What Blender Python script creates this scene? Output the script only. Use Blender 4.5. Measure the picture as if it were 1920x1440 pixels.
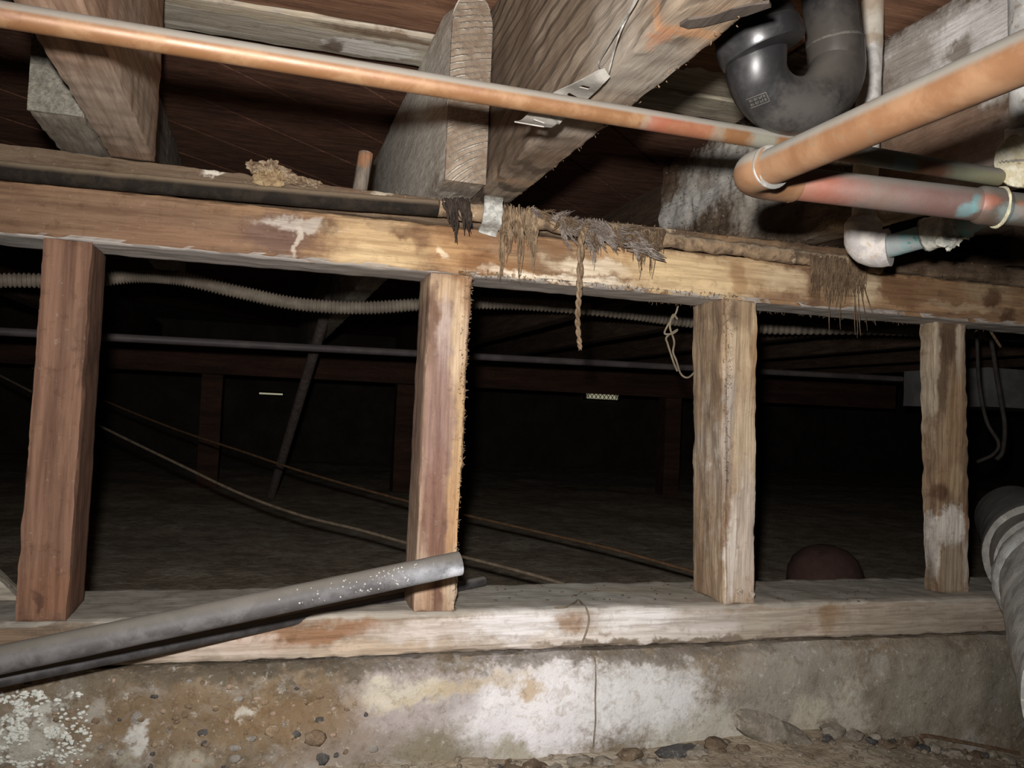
import bpy, bmesh, math, random
from mathutils import Vector, Matrix, noise
from mathutils.bvhtree import BVHTree

for o in list(bpy.data.objects): bpy.data.objects.remove(o, do_unlink=True)
S = bpy.context.scene
COL = S.collection
random.seed(7)

# ------------------------------------------------------------------ camera, world, flash, exposure
F_PX, YAW, PITCH, ROLL, DIST = 1590.2, 0.2864, 0.0332, 0.0439, 0.9785
ZO = 0.42                                   # eye height above the crawl space ground
_F = Vector((math.sin(YAW)*math.cos(PITCH), math.cos(YAW)*math.cos(PITCH), math.sin(PITCH)))
_r0 = Vector((math.cos(YAW), -math.sin(YAW), 0)); _u0 = _r0.cross(_F)
_R = math.cos(ROLL)*_r0 + math.sin(ROLL)*_u0
_U = -math.sin(ROLL)*_r0 + math.cos(ROLL)*_u0
EYE = Vector((0, -DIST, ZO))
cam_d = bpy.data.cameras.new('camera'); cam = bpy.data.objects.new('camera', cam_d); COL.objects.link(cam)
cam_d.sensor_width = 36; cam_d.lens = F_PX/1920*36; cam_d.clip_start = .01
M = Matrix((( _R.x,_U.x,-_F.x,EYE.x),(_R.y,_U.y,-_F.y,EYE.y),(_R.z,_U.z,-_F.z,EYE.z),(0,0,0,1)))
cam.matrix_world = M
S.camera = cam

W = bpy.data.worlds.new('world'); S.world = W; W.use_nodes = True
W.node_tree.nodes['Background'].inputs[0].default_value = (1, .85, .7, 1)
W.node_tree.nodes['Background'].inputs[1].default_value = .026

fl_d = bpy.data.lights.new('camera_flash', 'SPOT'); fl = bpy.data.objects.new('camera_flash', fl_d); COL.objects.link(fl)
fl_d.energy = 64; fl_d.color = (1, .965, .93); fl_d.shadow_soft_size = .011
fl_d.spot_size = math.radians(104); fl_d.spot_blend = 1.0
fl.matrix_world = M
fl.location = EYE + _U*.052 - _R*.018       # built-in flash, above and left of the lens

S.view_settings.view_transform = 'Standard'; S.view_settings.look = 'None'
S.view_settings.exposure = 0; S.view_settings.gamma = 1; S.view_settings.use_curve_mapping = False

# ------------------------------------------------------------------ helpers: pixels of the photo to points in the place
def ray(px, py): return _F + _R*((px-960)/F_PX) - _U*((py-720)/F_PX)
def P(px, py, Y=0.0):
    d = ray(px, py); return EYE + d*((Y-EYE.y)/d.y)
def PZ(px, py, z):
    d = ray(px, py); return EYE + d*((z-EYE.z)/d.z)
def PX(px, py, x):
    d = ray(px, py); return EYE + d*((x-EYE.x)/d.x)
def PD(px, py, dep): return EYE + ray(px, py)*dep
def depth(v): return (v-EYE).dot(_F)
def PLINE(px, py, A, B):                    # point of the line AB nearest to the pixel's ray
    d = ray(px, py).normalized(); e = (B-A).normalized(); w = A-EYE
    b = d.dot(e); t = (b*d.dot(w) - e.dot(w))/(1-b*b)
    return A + e*t

SAT = .72                                   # the photo is flash-pale: colours are given as seen, then greyed a little
def lin(c):
    g = .3*c[0]+.59*c[1]+.11*c[2]; c = [g+(v-g)*SAT for v in c]
    return tuple(((v/255)/12.92 if v <= 10.3 else (((v/255)+.055)/1.055)**2.4) for v in c)

def finish(o, label=None, cat=None, group=None, kind=None):
    if label: o['label'] = label
    if cat: o['category'] = cat
    if group: o['group'] = group
    if kind: o['kind'] = kind
    return o

def mesh(name, verts, faces, mat, parent=None, smooth=True, sharp=38, origin=None):
    """verts in world space; the origin goes to the thing's base"""
    verts = [Vector(v) for v in verts]
    if origin is None:
        xs = [v.x for v in verts]; ys = [v.y for v in verts]; zs = [v.z for v in verts]
        origin = Vector(((min(xs)+max(xs))/2, (min(ys)+max(ys))/2, min(zs)))
    me = bpy.data.meshes.new(name)
    me.from_pydata([v-origin for v in verts], [], faces); me.update()
    bm = bmesh.new(); bm.from_mesh(me); bmesh.ops.recalc_face_normals(bm, faces=bm.faces); bm.to_mesh(me); bm.free()
    if smooth:
        for p in me.polygons: p.use_smooth = True
        if sharp: me.set_sharp_from_angle(angle=math.radians(sharp))
    me.materials.append(mat)
    o = bpy.data.objects.new(name, me); COL.objects.link(o); o.location = origin
    if parent is not None:
        o.parent = parent; o.location = origin - wloc(parent)
    return o
def wloc(o):
    v = Vector(o.location)
    while o.parent is not None: o = o.parent; v += Vector(o.location)
    return v
def empty(name, loc, label, cat, group=None):
    o = bpy.data.objects.new(name, None); COL.objects.link(o); o.location = loc; o.empty_display_size = .02
    return finish(o, label, cat, group)

def nz(v, f, seed=0): return noise.noise(Vector(v)*f + Vector((seed*7.3, seed*3.1, seed*1.7)))
def nzv(v, f, seed=0): return noise.noise_vector(Vector(v)*f + Vector((seed*7.3, seed*3.1, seed*1.7)))

def boxcorners(x0, x1, y0, y1, z0, z1):
    return [[[Vector((x, y, z)) for z in (z0, z1)] for y in (y0, y1)] for x in (x0, x1)]

def lumber_geo(c, seg, amp=.0012, wear=.004, seed=0, freq=45, fn=None):
    nx, ny, nz_ = seg; idx = {}; V = []; Fc = []
    ctr = sum((c[i][j][k] for i in (0,1) for j in (0,1) for k in (0,1)), Vector())/8
    ax = [(c[1][0][0]-c[0][0][0]).normalized(), (c[0][1][0]-c[0][0][0]).normalized(), (c[0][0][1]-c[0][0][0]).normalized()]
    def pos(i, j, k):
        u, v, w = i/nx, j/ny, k/nz_; p = Vector()
        for a in (0,1):
            for b in (0,1):
                for d in (0,1):
                    p += c[a][b][d]*((u if a else 1-u)*(v if b else 1-v)*(w if d else 1-w))
        return p
    def vid(i, j, k):
        key = (i, j, k)
        if key in idx: return idx[key]
        p = pos(i, j, k); q = p.copy()
        b = [(-1 if i == 0 else 1 if i == nx else 0), (-1 if j == 0 else 1 if j == ny else 0), (-1 if k == 0 else 1 if k == nz_ else 0)]
        n = nzv(p, freq, seed)
        for a in range(3):
            if b[a]: q += ax[a]*b[a]*(n[a]*amp)
        if sum(1 for t in b if t) >= 2:
            e = wear*(.45 + .55*abs(nz(p, 70, seed+3)) + .6*max(0, nz(p, 17, seed+5)))
            for a in range(3):
                if b[a]: q -= ax[a]*b[a]*e*.7
        if fn: q = fn(q, b, (i/nx, j/ny, k/nz_), ax)
        idx[key] = len(V); V.append(q); return idx[key]
    for k in (0, nz_):
        for i in range(nx):
            for j in range(ny): Fc.append((vid(i,j,k), vid(i+1,j,k), vid(i+1,j+1,k), vid(i,j+1,k)))
    for j in (0, ny):
        for i in range(nx):
            for k in range(nz_): Fc.append((vid(i,j,k), vid(i+1,j,k), vid(i+1,j,k+1), vid(i,j,k+1)))
    for i in (0, nx):
        for j in range(ny):
            for k in range(nz_): Fc.append((vid(i,j,k), vid(i,j+1,k), vid(i,j+1,k+1), vid(i,j,k+1)))
    return V, Fc
def lumber(name, c, seg, mat, parent=None, **kw):
    V, Fc = lumber_geo(c, seg, **kw); return mesh(name, V, Fc, mat, parent)

def catmull(pts, n=8):
    pts = [Vector(p) for p in pts]
    if len(pts) < 3:
        return [pts[0].lerp(pts[1], t/n) for t in range(n+1)]
    e = [pts[0]*2-pts[1]] + pts + [pts[-1]*2-pts[-2]]; out = []
    for i in range(1, len(e)-2):
        a, b, c, d = e[i-1:i+3]
        for t in range(n):
            t /= n; out.append(.5*((2*b) + (c-a)*t + (2*a-5*b+4*c-d)*t*t + (3*b-a-3*c+d)*t**3))
    out.append(pts[-1]); return out
def tube_geo(pts, r, seg=20, cap=True, fn=None, hollow=0, flat=None):
    """swept tube; r number or list; hollow = wall thickness of an open end"""
    pts = [Vector(p) for p in pts]; n = len(pts); V = []; Fc = []
    rr = r if isinstance(r, (list, tuple)) else [r]*n
    t0 = (pts[1]-pts[0]).normalized(); up = Vector((0,0,1)) if abs(t0.z) < .9 else Vector((0,1,0))
    a = t0.cross(up).normalized()
    for i, p in enumerate(pts):
        t = (pts[min(i+1, n-1)]-pts[max(i-1, 0)])
        t = t.normalized() if t.length > 1e-9 else t0
        a = (a - t*a.dot(t)).normalized(); b = t.cross(a)
        for s in range(seg):
            an = 2*math.pi*s/seg; d = a*math.cos(an)+b*math.sin(an); q = p + d*rr[i]
            if fn: q += d*fn(q, i/(n-1), an)
            V.append(q)
    for i in range(n-1):
        for s in range(seg):
            s2 = (s+1) % seg; Fc.append((i*seg+s, i*seg+s2, (i+1)*seg+s2, (i+1)*seg+s))
    if cap:
        if hollow:
            base = len(V); L = (n-1)*seg; t = (pts[-1]-pts[-2]).normalized(); c = pts[-1]
            for dep, k in ((0, hollow), (-.03, hollow)):
                for s in range(seg): V.append(c + (V[L+s]-c)*k + t*dep)
            for s in range(seg):
                s2 = (s+1) % seg
                Fc.append((L+s, L+s2, base+s2, base+s)); Fc.append((base+s, base+s2, base+seg+s2, base+seg+s))
            Fc.append(tuple(base+seg+s for s in range(seg)))
        else: Fc.append(tuple((n-1)*seg+s for s in range(seg)))
        Fc.append(tuple(reversed(range(seg))))
    return V, Fc
def join(*gs):
    V = []; Fc = []
    for v, f in gs:
        o = len(V); V += list(v); Fc += [tuple(i+o for i in q) for q in f]
    return V, Fc
def tube(name, pts, r, mat, parent=None, sharp=50, **kw):
    V, Fc = tube_geo(pts, r, **kw); return mesh(name, V, Fc, mat, parent, sharp=sharp)
def line(a, b, n): return [a.lerp(b, i/n) for i in range(n+1)]

def blob_geo(c, rad, seed=0, sub=2, rough=.25, freq=3.0, nrm=None):
    """lumpy stone; rad = three radii"""
    bm = bmesh.new(); bmesh.ops.create_icosphere(bm, subdivisions=sub, radius=1)
    V = []
    for v in bm.verts:
        d = v.co.normalized(); k = 1 + rough*noise.noise(d*freq*.5+Vector((seed*1.9, seed*.7, seed*2.3)))*1.6
        V.append(Vector(c)+Vector((d.x*rad[0], d.y*rad[1], d.z*rad[2]))*k)
    Fc = [tuple(v.index for v in f.verts) for f in bm.faces]; bm.free(); return V, Fc
def bvh(o):
    me = o.data; L = wloc(o)
    return BVHTree.FromPolygons([v.co+L for v in me.vertices], [tuple(p.vertices) for p in me.polygons])
def hit(tree, px, py, lift=.0004):
    d = ray(px, py).normalized(); h = tree.ray_cast(EYE, d)
    if h[0] is None: return None
    n = h[1]
    if n.dot(d) > 0: n = -n
    return h[0]+n*lift

# ------------------------------------------------------------------ materials
class NT:
    def __init__(s, name):
        s.m = bpy.data.materials.new(name); s.m.use_nodes = True; s.t = s.m.node_tree
        s.b = s.t.nodes['Principled BSDF']; s.g = s.n('ShaderNodeNewGeometry')
        s.pos = s.g.outputs['Position']
    def n(s, typ, **kw):
        nd = s.t.nodes.new(typ)
        for k, v in kw.items(): setattr(nd, k, v)
        return nd
    def set(s, sock, v):
        if hasattr(v, 'is_output') or isinstance(v, bpy.types.NodeSocket): s.t.links.new(v, sock)
        else: sock.default_value = v
    def vm(s, op, a, b=None):
        nd = s.n('ShaderNodeVectorMath', operation=op); s.set(nd.inputs[0], a)
        if b is not None: s.set(nd.inputs[1], b)
        return nd.outputs['Value' if op in ('LENGTH', 'DOT_PRODUCT') else 'Vector']
    def ma(s, op, a, b=0.0, c=None, clamp=False):
        nd = s.n('ShaderNodeMath', operation=op, use_clamp=clamp); s.set(nd.inputs[0], a); s.set(nd.inputs[1], b)
        if c is not None: s.set(nd.inputs[2], c)
        return nd.outputs[0]
    def noise(s, vec, scale, detail=4, rough=.6, dist=0.0, out='Fac'):
        nd = s.n('ShaderNodeTexNoise'); s.set(nd.inputs['Vector'], vec); nd.inputs['Scale'].default_value = scale
        nd.inputs['Detail'].default_value = detail; nd.inputs['Roughness'].default_value = rough; nd.inputs['Distortion'].default_value = dist
        return nd.outputs[out]
    def mr(s, v, a, b, c=0.0, d=1.0, smooth=True):
        nd = s.n('ShaderNodeMapRange', interpolation_type='SMOOTHSTEP' if smooth else 'LINEAR'); s.set(nd.inputs[0], v)
        for i, x in enumerate((a, b, c, d)): nd.inputs[i+1].default_value = x
        return nd.outputs[0]
    def mix(s, f, a, b, mode='MIX'):
        nd = s.n('ShaderNodeMix', data_type='RGBA', blend_type=mode); s.set(nd.inputs[0], f)
        for sk, v in ((nd.inputs[6], a), (nd.inputs[7], b)):
            s.set(sk, v if isinstance(v, bpy.types.NodeSocket) else (*v, 1))
        return nd.outputs[2]
    def bump(s, h, strength, dist=.002):
        nd = s.n('ShaderNodeBump'); nd.inputs['Strength'].default_value = strength; nd.inputs['Distance'].default_value = dist
        s.set(nd.inputs['Height'], h); s.set(s.b.inputs['Normal'], nd.outputs[0])

def bl(px, py, rx, ry, col, a=1.0, Y=0.0, soft=.45, rot=0.0, rag=1.0):
    c = P(px, py, Y); k = depth(c)/F_PX
    return dict(c=c, r=(rx*k, .12, ry*k), col=col, a=a, soft=soft, rot=rot, rag=rag)
def bz(px, py, z, r, col, a=1.0, soft=.45, rag=1.0):       # on a level face, radii in metres
    return dict(c=PZ(px, py, z), r=r, col=col, a=a, soft=soft, rot=0, rag=rag)
def bx(px, py, x, r, col, a=1.0, soft=.45, rag=1.0):       # on a face square to the wall
    return dict(c=PX(px, py, x), r=r, col=col, a=a, soft=soft, rot=0, rag=rag)

def stains(m, col, blobs, warp=.03, fine=.35):
    if not blobs: return col
    w = m.noise(m.pos, 26, 4, .65, out='Color')
    off = m.vm('MULTIPLY', m.vm('SUBTRACT', w, (.5, .5, .5)), (warp*2, warp, warp*2))
    wp = m.vm('ADD', m.pos, off)
    fn = m.ma('MULTIPLY', m.ma('SUBTRACT', m.noise(m.pos, 110, 5, .7), .5), fine*2)
    for b in blobs:
        d = m.vm('SUBTRACT', wp, tuple(b['c']))
        if b['rot']:
            nd = m.n('ShaderNodeVectorRotate', rotation_type='Y_AXIS'); m.set(nd.inputs['Vector'], d); nd.inputs['Angle'].default_value = b['rot']; d = nd.outputs[0]
        d = m.vm('MULTIPLY', d, tuple(1/x for x in b['r']))
        L = m.ma('ADD', m.vm('LENGTH', d), m.ma('MULTIPLY', fn, b['rag']))
        col = m.mix(m.mr(L, 1+b['soft'], 1-b['soft'], 0, b['a']), col, lin(b['col']))
    return col

def wood(name, light, dark, axis='X', blobs=(), rough=.85, bump=.5, stretch=14, fine=75, contrast=(.32, .68), warp=.03, tone=.35, dust=None, rings=None, specks=None, seed=0, under=None, over=.55):
    m = NT(name)
    k = {'X': (fine/stretch, fine, fine), 'Y': (fine, fine/stretch, fine), 'Z': (fine, fine, fine/stretch)}[axis]
    base = m.vm('ADD', m.pos, (seed*1.31, seed*.77, seed*.53))
    gv = m.vm('MULTIPLY', base, k)
    g1 = m.noise(gv, 1.0, 7, .62, .35)
    g2 = m.noise(m.vm('MULTIPLY', base, tuple(x*4 for x in k)), 1.0, 3, .6)
    col = m.mix(m.mr(g1, *contrast), lin(dark), lin(light))
    h = m.ma('ADD', g1, m.ma('MULTIPLY', g2, .5))
    if rings:                                   # flat-sawn cathedral grain
        sc, dist, amt, rc, vs = rings
        wv = m.n('ShaderNodeTexWave', wave_type='RINGS', rings_direction='X'); m.set(wv.inputs['Vector'], m.vm('MULTIPLY', m.vm('SUBTRACT', m.pos, rc), vs))
        wv.inputs['Scale'].default_value = sc; wv.inputs['Distortion'].default_value = dist; wv.inputs['Detail'].default_value = 3; wv.inputs['Detail Scale'].default_value = 1.1
        rm = m.mr(wv.outputs['Fac'], .02, .32, amt, 0)
        col = m.mix(rm, col, lin(tuple(c*.55 for c in dark)))
        h = m.ma('SUBTRACT', h, m.ma('MULTIPLY', rm, .7))
    col = m.mix(m.mr(g2, .5, .75, 0, .35), col, lin(tuple(c*.8 for c in dark)))
    t = m.noise(base, 9, 4, .6)
    col = m.mix(m.mr(t, .35, .7, tone, 0), col, lin(dark))
    col = stains(m, col, blobs, warp)
    # grain and grime stay visible over the stains
    g3 = m.noise(m.vm('MULTIPLY', base, tuple(x*2.2 for x in k)), 1.0, 6, .72, .5)
    col = m.mix(m.mr(g3, .36, .6, over, 0), col, m.mix(1.0, col, (.42,.36,.31), 'MULTIPLY'))
    n4 = m.noise(base, 55, 6, .72, .4)
    col = m.mix(m.mr(n4, .54, .68, 0, over*.75), col, m.mix(1.0, col, (.46,.38,.32), 'MULTIPLY'))
    col = m.mix(m.mr(m.noise(base, 130, 5, .7), .6, .72, 0, over*.28), col, lin((206,196,180)))
    h = m.ma('ADD', h, m.ma('MULTIPLY', g3, .8))
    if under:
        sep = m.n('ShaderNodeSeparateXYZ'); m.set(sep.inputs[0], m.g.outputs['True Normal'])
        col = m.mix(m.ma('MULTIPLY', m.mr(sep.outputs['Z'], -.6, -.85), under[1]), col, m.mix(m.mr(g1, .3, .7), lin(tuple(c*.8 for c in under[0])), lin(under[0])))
    if specks:
        sp = m.mr(m.noise(m.pos, 420, 3, .7), .66, .74, 0, specks[1]); col = m.mix(sp, col, lin(specks[0]))
    if dust:
        sep = m.n('ShaderNodeSeparateXYZ'); m.set(sep.inputs[0], m.g.outputs['Normal'])
        dm = m.ma('MULTIPLY', m.mr(sep.outputs['Z'], .25, .8), m.mr(m.noise(m.pos, 60, 4), .3, .55, .55, 1))
        col = m.mix(m.ma('MULTIPLY', dm, dust[1]), col, lin(dust[0]))
    m.set(m.b.inputs['Base Color'], col); m.b.inputs['Roughness'].default_value = rough
    m.b.inputs['Specular IOR Level'].default_value = .25
    m.bump(h, bump, .0022)
    return m.m

def rock(name, a, b, scale=30, blobs=(), rough=.9, bump=.6, warp=.03, third=None, grit=True, bdist=.003):
    m = NT(name)
    n1 = m.noise(m.pos, scale, 7, .68); n2 = m.noise(m.pos, scale*5, 5, .7)
    col = m.mix(m.mr(n1, .35, .65), lin(a), lin(b))
    if third: col = m.mix(m.mr(m.noise(m.pos, scale*.6, 5, .7, .6), .52, .66), col, lin(third))
    if grit: col = m.mix(m.mr(n2, .55, .72, 0, .6), col, lin(tuple(c*.6 for c in a)))
    col = stains(m, col, blobs, warp, .6)
    if grit:
        n3 = m.noise(m.pos, scale*2.2, 8, .75, .5)
        col = m.mix(m.mr(n3, .5, .64, 0, .55), col, m.mix(1.0, col, (.55,.49,.43), 'MULTIPLY'))
        col = m.mix(m.mr(m.noise(m.pos, scale*3.4, 6, .75), .56, .68, 0, .4), col, lin((206,200,188)))
        vo = m.n('ShaderNodeTexVoronoi'); m.set(vo.inputs['Vector'], m.pos); vo.inputs['Scale'].default_value = scale*6
        col = m.mix(m.mr(vo.outputs['Distance'], .06, .16, .3, 0), col, lin(tuple(c*.45 for c in a)))
    m.set(m.b.inputs['Base Color'], col); m.b.inputs['Roughness'].default_value = rough; m.b.inputs['Specular IOR Level'].default_value = .2
    m.bump(m.ma('ADD', n1, m.ma('MULTIPLY', n2, .6)), bump, bdist)
    return m.m

def metal(name, a, b, c=None, scale=35, metallic=.0, rough=.5, blobs=(), dust=None, bump=.15, lo=.42, hi=.62, spec=.5, warp=.02, dlo=.15, dhi=.75):
    """tarnished, dusty metal or plastic: two tones, a third in patches, dust settled on the upper side"""
    m = NT(name)
    n1 = m.noise(m.pos, scale, 6, .66, .3)
    col = m.mix(m.mr(n1, lo, hi), lin(a), lin(b))
    if c: col = m.mix(m.mr(m.noise(m.pos, scale*1.7, 5, .7, .5), .58, .68, 0, .9), col, lin(c))
    col = stains(m, col, blobs, warp, .5)
    rv = m.mr(n1, .3, .7, rough-.08, rough+.12)
    met = metallic
    if dust:
        sep = m.n('ShaderNodeSeparateXYZ'); m.set(sep.inputs[0], m.g.outputs['Normal'])
        dm = m.ma('MULTIPLY', m.mr(sep.outputs['Z'], dlo, dhi), m.mr(m.noise(m.pos, 45, 4, .65), .25, .5, .7, 1))
        dm = m.ma('MULTIPLY', dm, dust[1]); col = m.mix(dm, col, lin(dust[0]))
        rv = m.ma('ADD', rv, m.ma('MULTIPLY', dm, .4), clamp=True)
        if metallic: met = m.ma('MULTIPLY', m.ma('SUBTRACT', 1.0, dm), metallic)
    m.set(m.b.inputs['Base Color'], col); m.set(m.b.inputs['Roughness'], rv); m.set(m.b.inputs['Metallic'], met)
    m.b.inputs['Specular IOR Level'].default_value = spec
    m.bump(m.ma('ADD', n1, m.ma('MULTIPLY', m.noise(m.pos, scale*8, 3), .4)), bump, .0015)
    return m.m

def plain(name, col, rough=.8, emit=None, var=.25, scale=60, bump=.2, spec=.2):
    m = NT(name); n = m.noise(m.pos, scale, 4, .65)
    c = m.mix(m.mr(n, .3, .7), lin(tuple(x*(1-var) for x in col)), lin(col))
    m.set(m.b.inputs['Base Color'], c); m.b.inputs['Roughness'].default_value = rough; m.b.inputs['Specular IOR Level'].default_value = spec
    if emit:
        m.b.inputs['Emission Color'].default_value = (*lin(emit[0]), 1); m.b.inputs['Emission Strength'].default_value = emit[1]
    m.bump(n, bump, .001)
    return m.m

# ------------------------------------------------------------------ main heights (from the camera match)
zT, zB, zS = .1599+ZO, -.2367+ZO, -.2867+ZO       # underside of top plate, top of sill, underside of sill
zP, zF = .2512+ZO, .4697+ZO                       # top of upper plate = underside of joists; underside of floor boards
zM = zT+.058                                      # joint between the two top plates
A0, SP, SW = -.2269, .406, .0472                  # first stud, stud spacing, stud width

# ================================================================== STRUCTURE
# ---- concrete stem wall
CB = [bl(60,1350,120,90,(235,240,235),.0), bl(980,1330,150,95,(222,218,222),.95), bl(1010,1290,110,60,(226,222,224),.8), bl(1200,1300,120,70,(214,214,214),.85),
      bl(760,1310,120,80,(172,160,158),.8), bl(760,1290,90,25,(205,195,170),.8), bl(880,1275,120,14,(186,156,104),.55,rot=.18,rag=2,soft=.7), bl(990,1283,26,16,(184,146,84),.7,rag=2.2,soft=.6),
      bl(640,1390,90,50,(140,125,112),.7), bl(810,1400,80,45,(128,118,92),.85), bl(960,1400,60,22,(150,140,110),.8), bl(1320,1380,120,60,(188,184,168),.7),
      bl(1480,1270,140,80,(150,142,128),.8), bl(1590,1330,50,50,(188,180,160),.75), bl(1500,1345,40,40,(185,175,150),.75), bl(1740,1290,130,90,(150,142,124),.75), bl(1620,1310,22,40,(122,108,88),.7),
      bl(1860,1250,50,120,(128,120,104),.7), bl(500,1250,260,16,(88,78,62),.8), bl(1150,1222,330,12,(112,100,88),.7), bl(1500,1390,60,12,(110,92,66),.8),
      bl(150,1290,110,30,(105,92,72),.7), bl(330,1330,150,60,(122,92,56),.6), bl(560,1330,120,60,(132,98,58),.6), bl(90,1395,60,30,(190,188,174),.4,rag=3),bl(100,1310,26,18,(215,216,205),.6,rag=3), bl(50,1370,60,40,(200,200,188),.45,rag=3,soft=.3), bl(265,1370,16,34,(196,196,190),.8,rag=1.5), bl(230,1420,30,20,(170,165,145),.6), bl(355,1420,34,20,(165,158,138),.6), bl(460,1320,18,16,(205,200,185),.7), bl(190,1320,18,16,(165,160,150),.6)]
m_conc = rock('old_concrete', (112,96,74), (142,124,100), 34, CB, bump=.75, warp=.035, third=(150,142,132))
def conc_fn(q, b, uvw, ax):
    if b[1] == -1:
        roughness = .0035 if q.x < .15 else .0018
        q = q + Vector((0, -1, 0))*(roughness*2.2*nz(q, 26, 2) + roughness*nz(q, 80, 4) + .006*nz(q, 5, 6))
        t = max(0, (q.z-(zS-.018))/.018); q.y += .012*t*t
    if b[2] == 1: q.z += .0025*nz(q, 30, 8)
    return q
CF = -.017
wall_front = lumber('wall_front', boxcorners(-1.1, 1.9, CF, .19, -.16, zS), (380, 18, 48), m_conc, amp=.0005, wear=.004, fn=conc_fn)
finish(wall_front, 'low poured concrete foundation wall with white mineral deposits and exposed gravel under the sill', 'wall', kind='structure')

# ---- dirt ground
def gz(x, y):
    z = .012*nz((x, y, 0), 3, 1) + .006*nz((x, y, 0), 12, 2) + .003*nz((x, y, 0), 40, 3)
    if y < .1: z += .018 if x > .2 else .018*max(0, (x+.2)/.4) ; z -= max(0, x-.75)*.17 if x > .75 else 0
    else: z += .03*max(0, min(1, (y-.6)/2))
    return z
m_dirt = rock('dry_dirt', (150,130,106), (186,166,138), 14, third=(196,182,158), bump=.9, bdist=.008)
xs = [-3.2+.1*i for i in range(25)]+[-.7+.022*i for i in range(103)]+[1.6+.1*i for i in range(40)]
ys = [-1.6+.08*i for i in range(16)]+[-.32+.018*i for i in range(30)]+[.24+.1*i for i in range(58)]
V = [(x, y, gz(x, y)) for y in ys for x in xs]; n = len(xs)
floor = mesh('floor', V, [(j*n+i, j*n+i+1, (j+1)*n+i+1, (j+1)*n+i) for j in range(len(ys)-1) for i in range(n-1)], m_dirt, sharp=None)
finish(floor, 'dry dusty dirt ground of the crawl space', 'ground', kind='structure')

# ---- far enclosing walls (dark, only reached by the weakest light)
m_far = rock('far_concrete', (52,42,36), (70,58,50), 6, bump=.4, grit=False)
def slab(name, x0, x1, y0, y1, z0, z1, mat, label, cat='wall'):
    return finish(mesh(name, *lumber_geo(boxcorners(x0,x1,y0,y1,z0,z1), (8,8,6), amp=.004, wear=.004, freq=4), mat), label, cat, kind='structure')
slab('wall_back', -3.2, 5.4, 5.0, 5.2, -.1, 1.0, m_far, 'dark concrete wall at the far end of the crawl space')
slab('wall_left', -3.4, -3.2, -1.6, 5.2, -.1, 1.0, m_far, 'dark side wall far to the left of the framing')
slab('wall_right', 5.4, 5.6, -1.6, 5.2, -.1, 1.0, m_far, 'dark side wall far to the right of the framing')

# ---- floor deck overhead with its boards
m_deck = plain('deck_gap_light', (128,112,96), .9)  # pale colour stands in for light caught on the board-gap edges
ceiling = mesh('ceiling', *lumber_geo(boxcorners(-3.2, 5.4, -1.6, 5.2, zF+.045, zF+.06), (4,4,1), amp=0, wear=0), m_deck)
finish(ceiling, 'underside of the floor deck above the joists with light at the board gaps painted as pale colour', 'ceiling', kind='structure')
m_pl_brown = wood('plank_brown', (176,120,84), (132,86,58), 'X', bump=.4, seed=2)
m_pl_grey = wood('plank_grey', (214,204,184), (176,160,136), 'X', seed=3, tone=.3, blobs=[bz(690,85,zF,(.065,.022,.1),(236,230,218),.95,soft=.12), bz(640,72,zF,(.012,.03,.1),(92,74,56),.0), bz(560,35,zF,(.16,.012,.1),(206,186,150),.8), bz(720,60,zF,(.09,.008,.1),(130,100,74),.85), bz(622,80,zF,(.012,.020,.1),(120,92,68),.85)])
m_pl_pale = wood('plank_pale', (206,192,164), (160,138,112), 'X', seed=5, blobs=[bz(1320,190,zF,(.1,.04,.1),(172,164,136),.6)])
m_pl_rot = wood('plank_rotten', (128,104,84), (62,44,32), 'X', seed=6, bump=1.2, contrast=(.4,.6), specks=((210,200,185),.6))
m_pl_dark = wood('plank_dark', (140,88,62), (98,60,42), 'X', seed=8, stretch=6, bump=.3)
def plank(x0, x1, y0, y1, mat, z=zF, th=.022, jag=0, seed=0):
    def fn(q, b, uvw, ax):
        if jag and b[1] == 1: q.y -= jag*(.5+nz(q, 28, seed)+.5*nz(q, 80, seed))
        if jag: q.z += .003*nz(q, 40, seed)
        return q
    return lumber('plank', boxcorners(x0, x1, y0, y1, z, z+th), (max(4, int((x1-x0)/.02)), 6, 2), mat, ceiling, amp=.001, wear=.003, seed=seed, fn=fn)
y = -.52
for i, (w, mt) in enumerate([(.14, m_pl_brown), (.14, m_pl_dark), (.14, m_pl_brown)]):
    plank(-1.2, 1.9, y, y+w-.004, mt, seed=i); y += w
plank(-1.2, .62, -.098, .066, m_pl_brown, seed=11)
plank(-1.2, .42, .069, .166, m_pl_grey, z=zF-.004, seed=12)
plank(.24, .69, .02, .11, m_pl_pale, seed=13)
plank(.24, .69, .112, .20, m_pl_pale, z=zF-.003, jag=.03, seed=14)
plank(.62, 1.9, -.098, .018, m_pl_rot, z=zF-.004, jag=.012, seed=15)
plank(.69, 1.9, .02, .2, m_pl_rot, seed=16)
# diagonal boards beyond
dirv = Vector((1, 1, 0)).normalized(); nrm = Vector((-1, 1, 0)).normalized()
for k in range(-9, 22):
    o0 = k*.143
    # strip of boards clipped to y>.2
    c = []
    for s in (o0+.0022, o0+.1408):
        row = []
        base = nrm*s
        t0 = (.19-base.y)/dirv.y; t1 = min((4.98-base.y)/dirv.y, (5.3-base.x)/dirv.x)
        row = [base+dirv*t0, base+dirv*t1]; c.append(row)
    cc = [[[Vector((c[j][i].x, c[j][i].y, z)) for z in (zF+.02, zF+.042)] for j in (0,1)] for i in (0,1)]
    lumber('plank', cc, (24, 2, 1), m_pl_dark, ceiling, amp=.0008, wear=.0015, seed=30+k)

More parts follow.
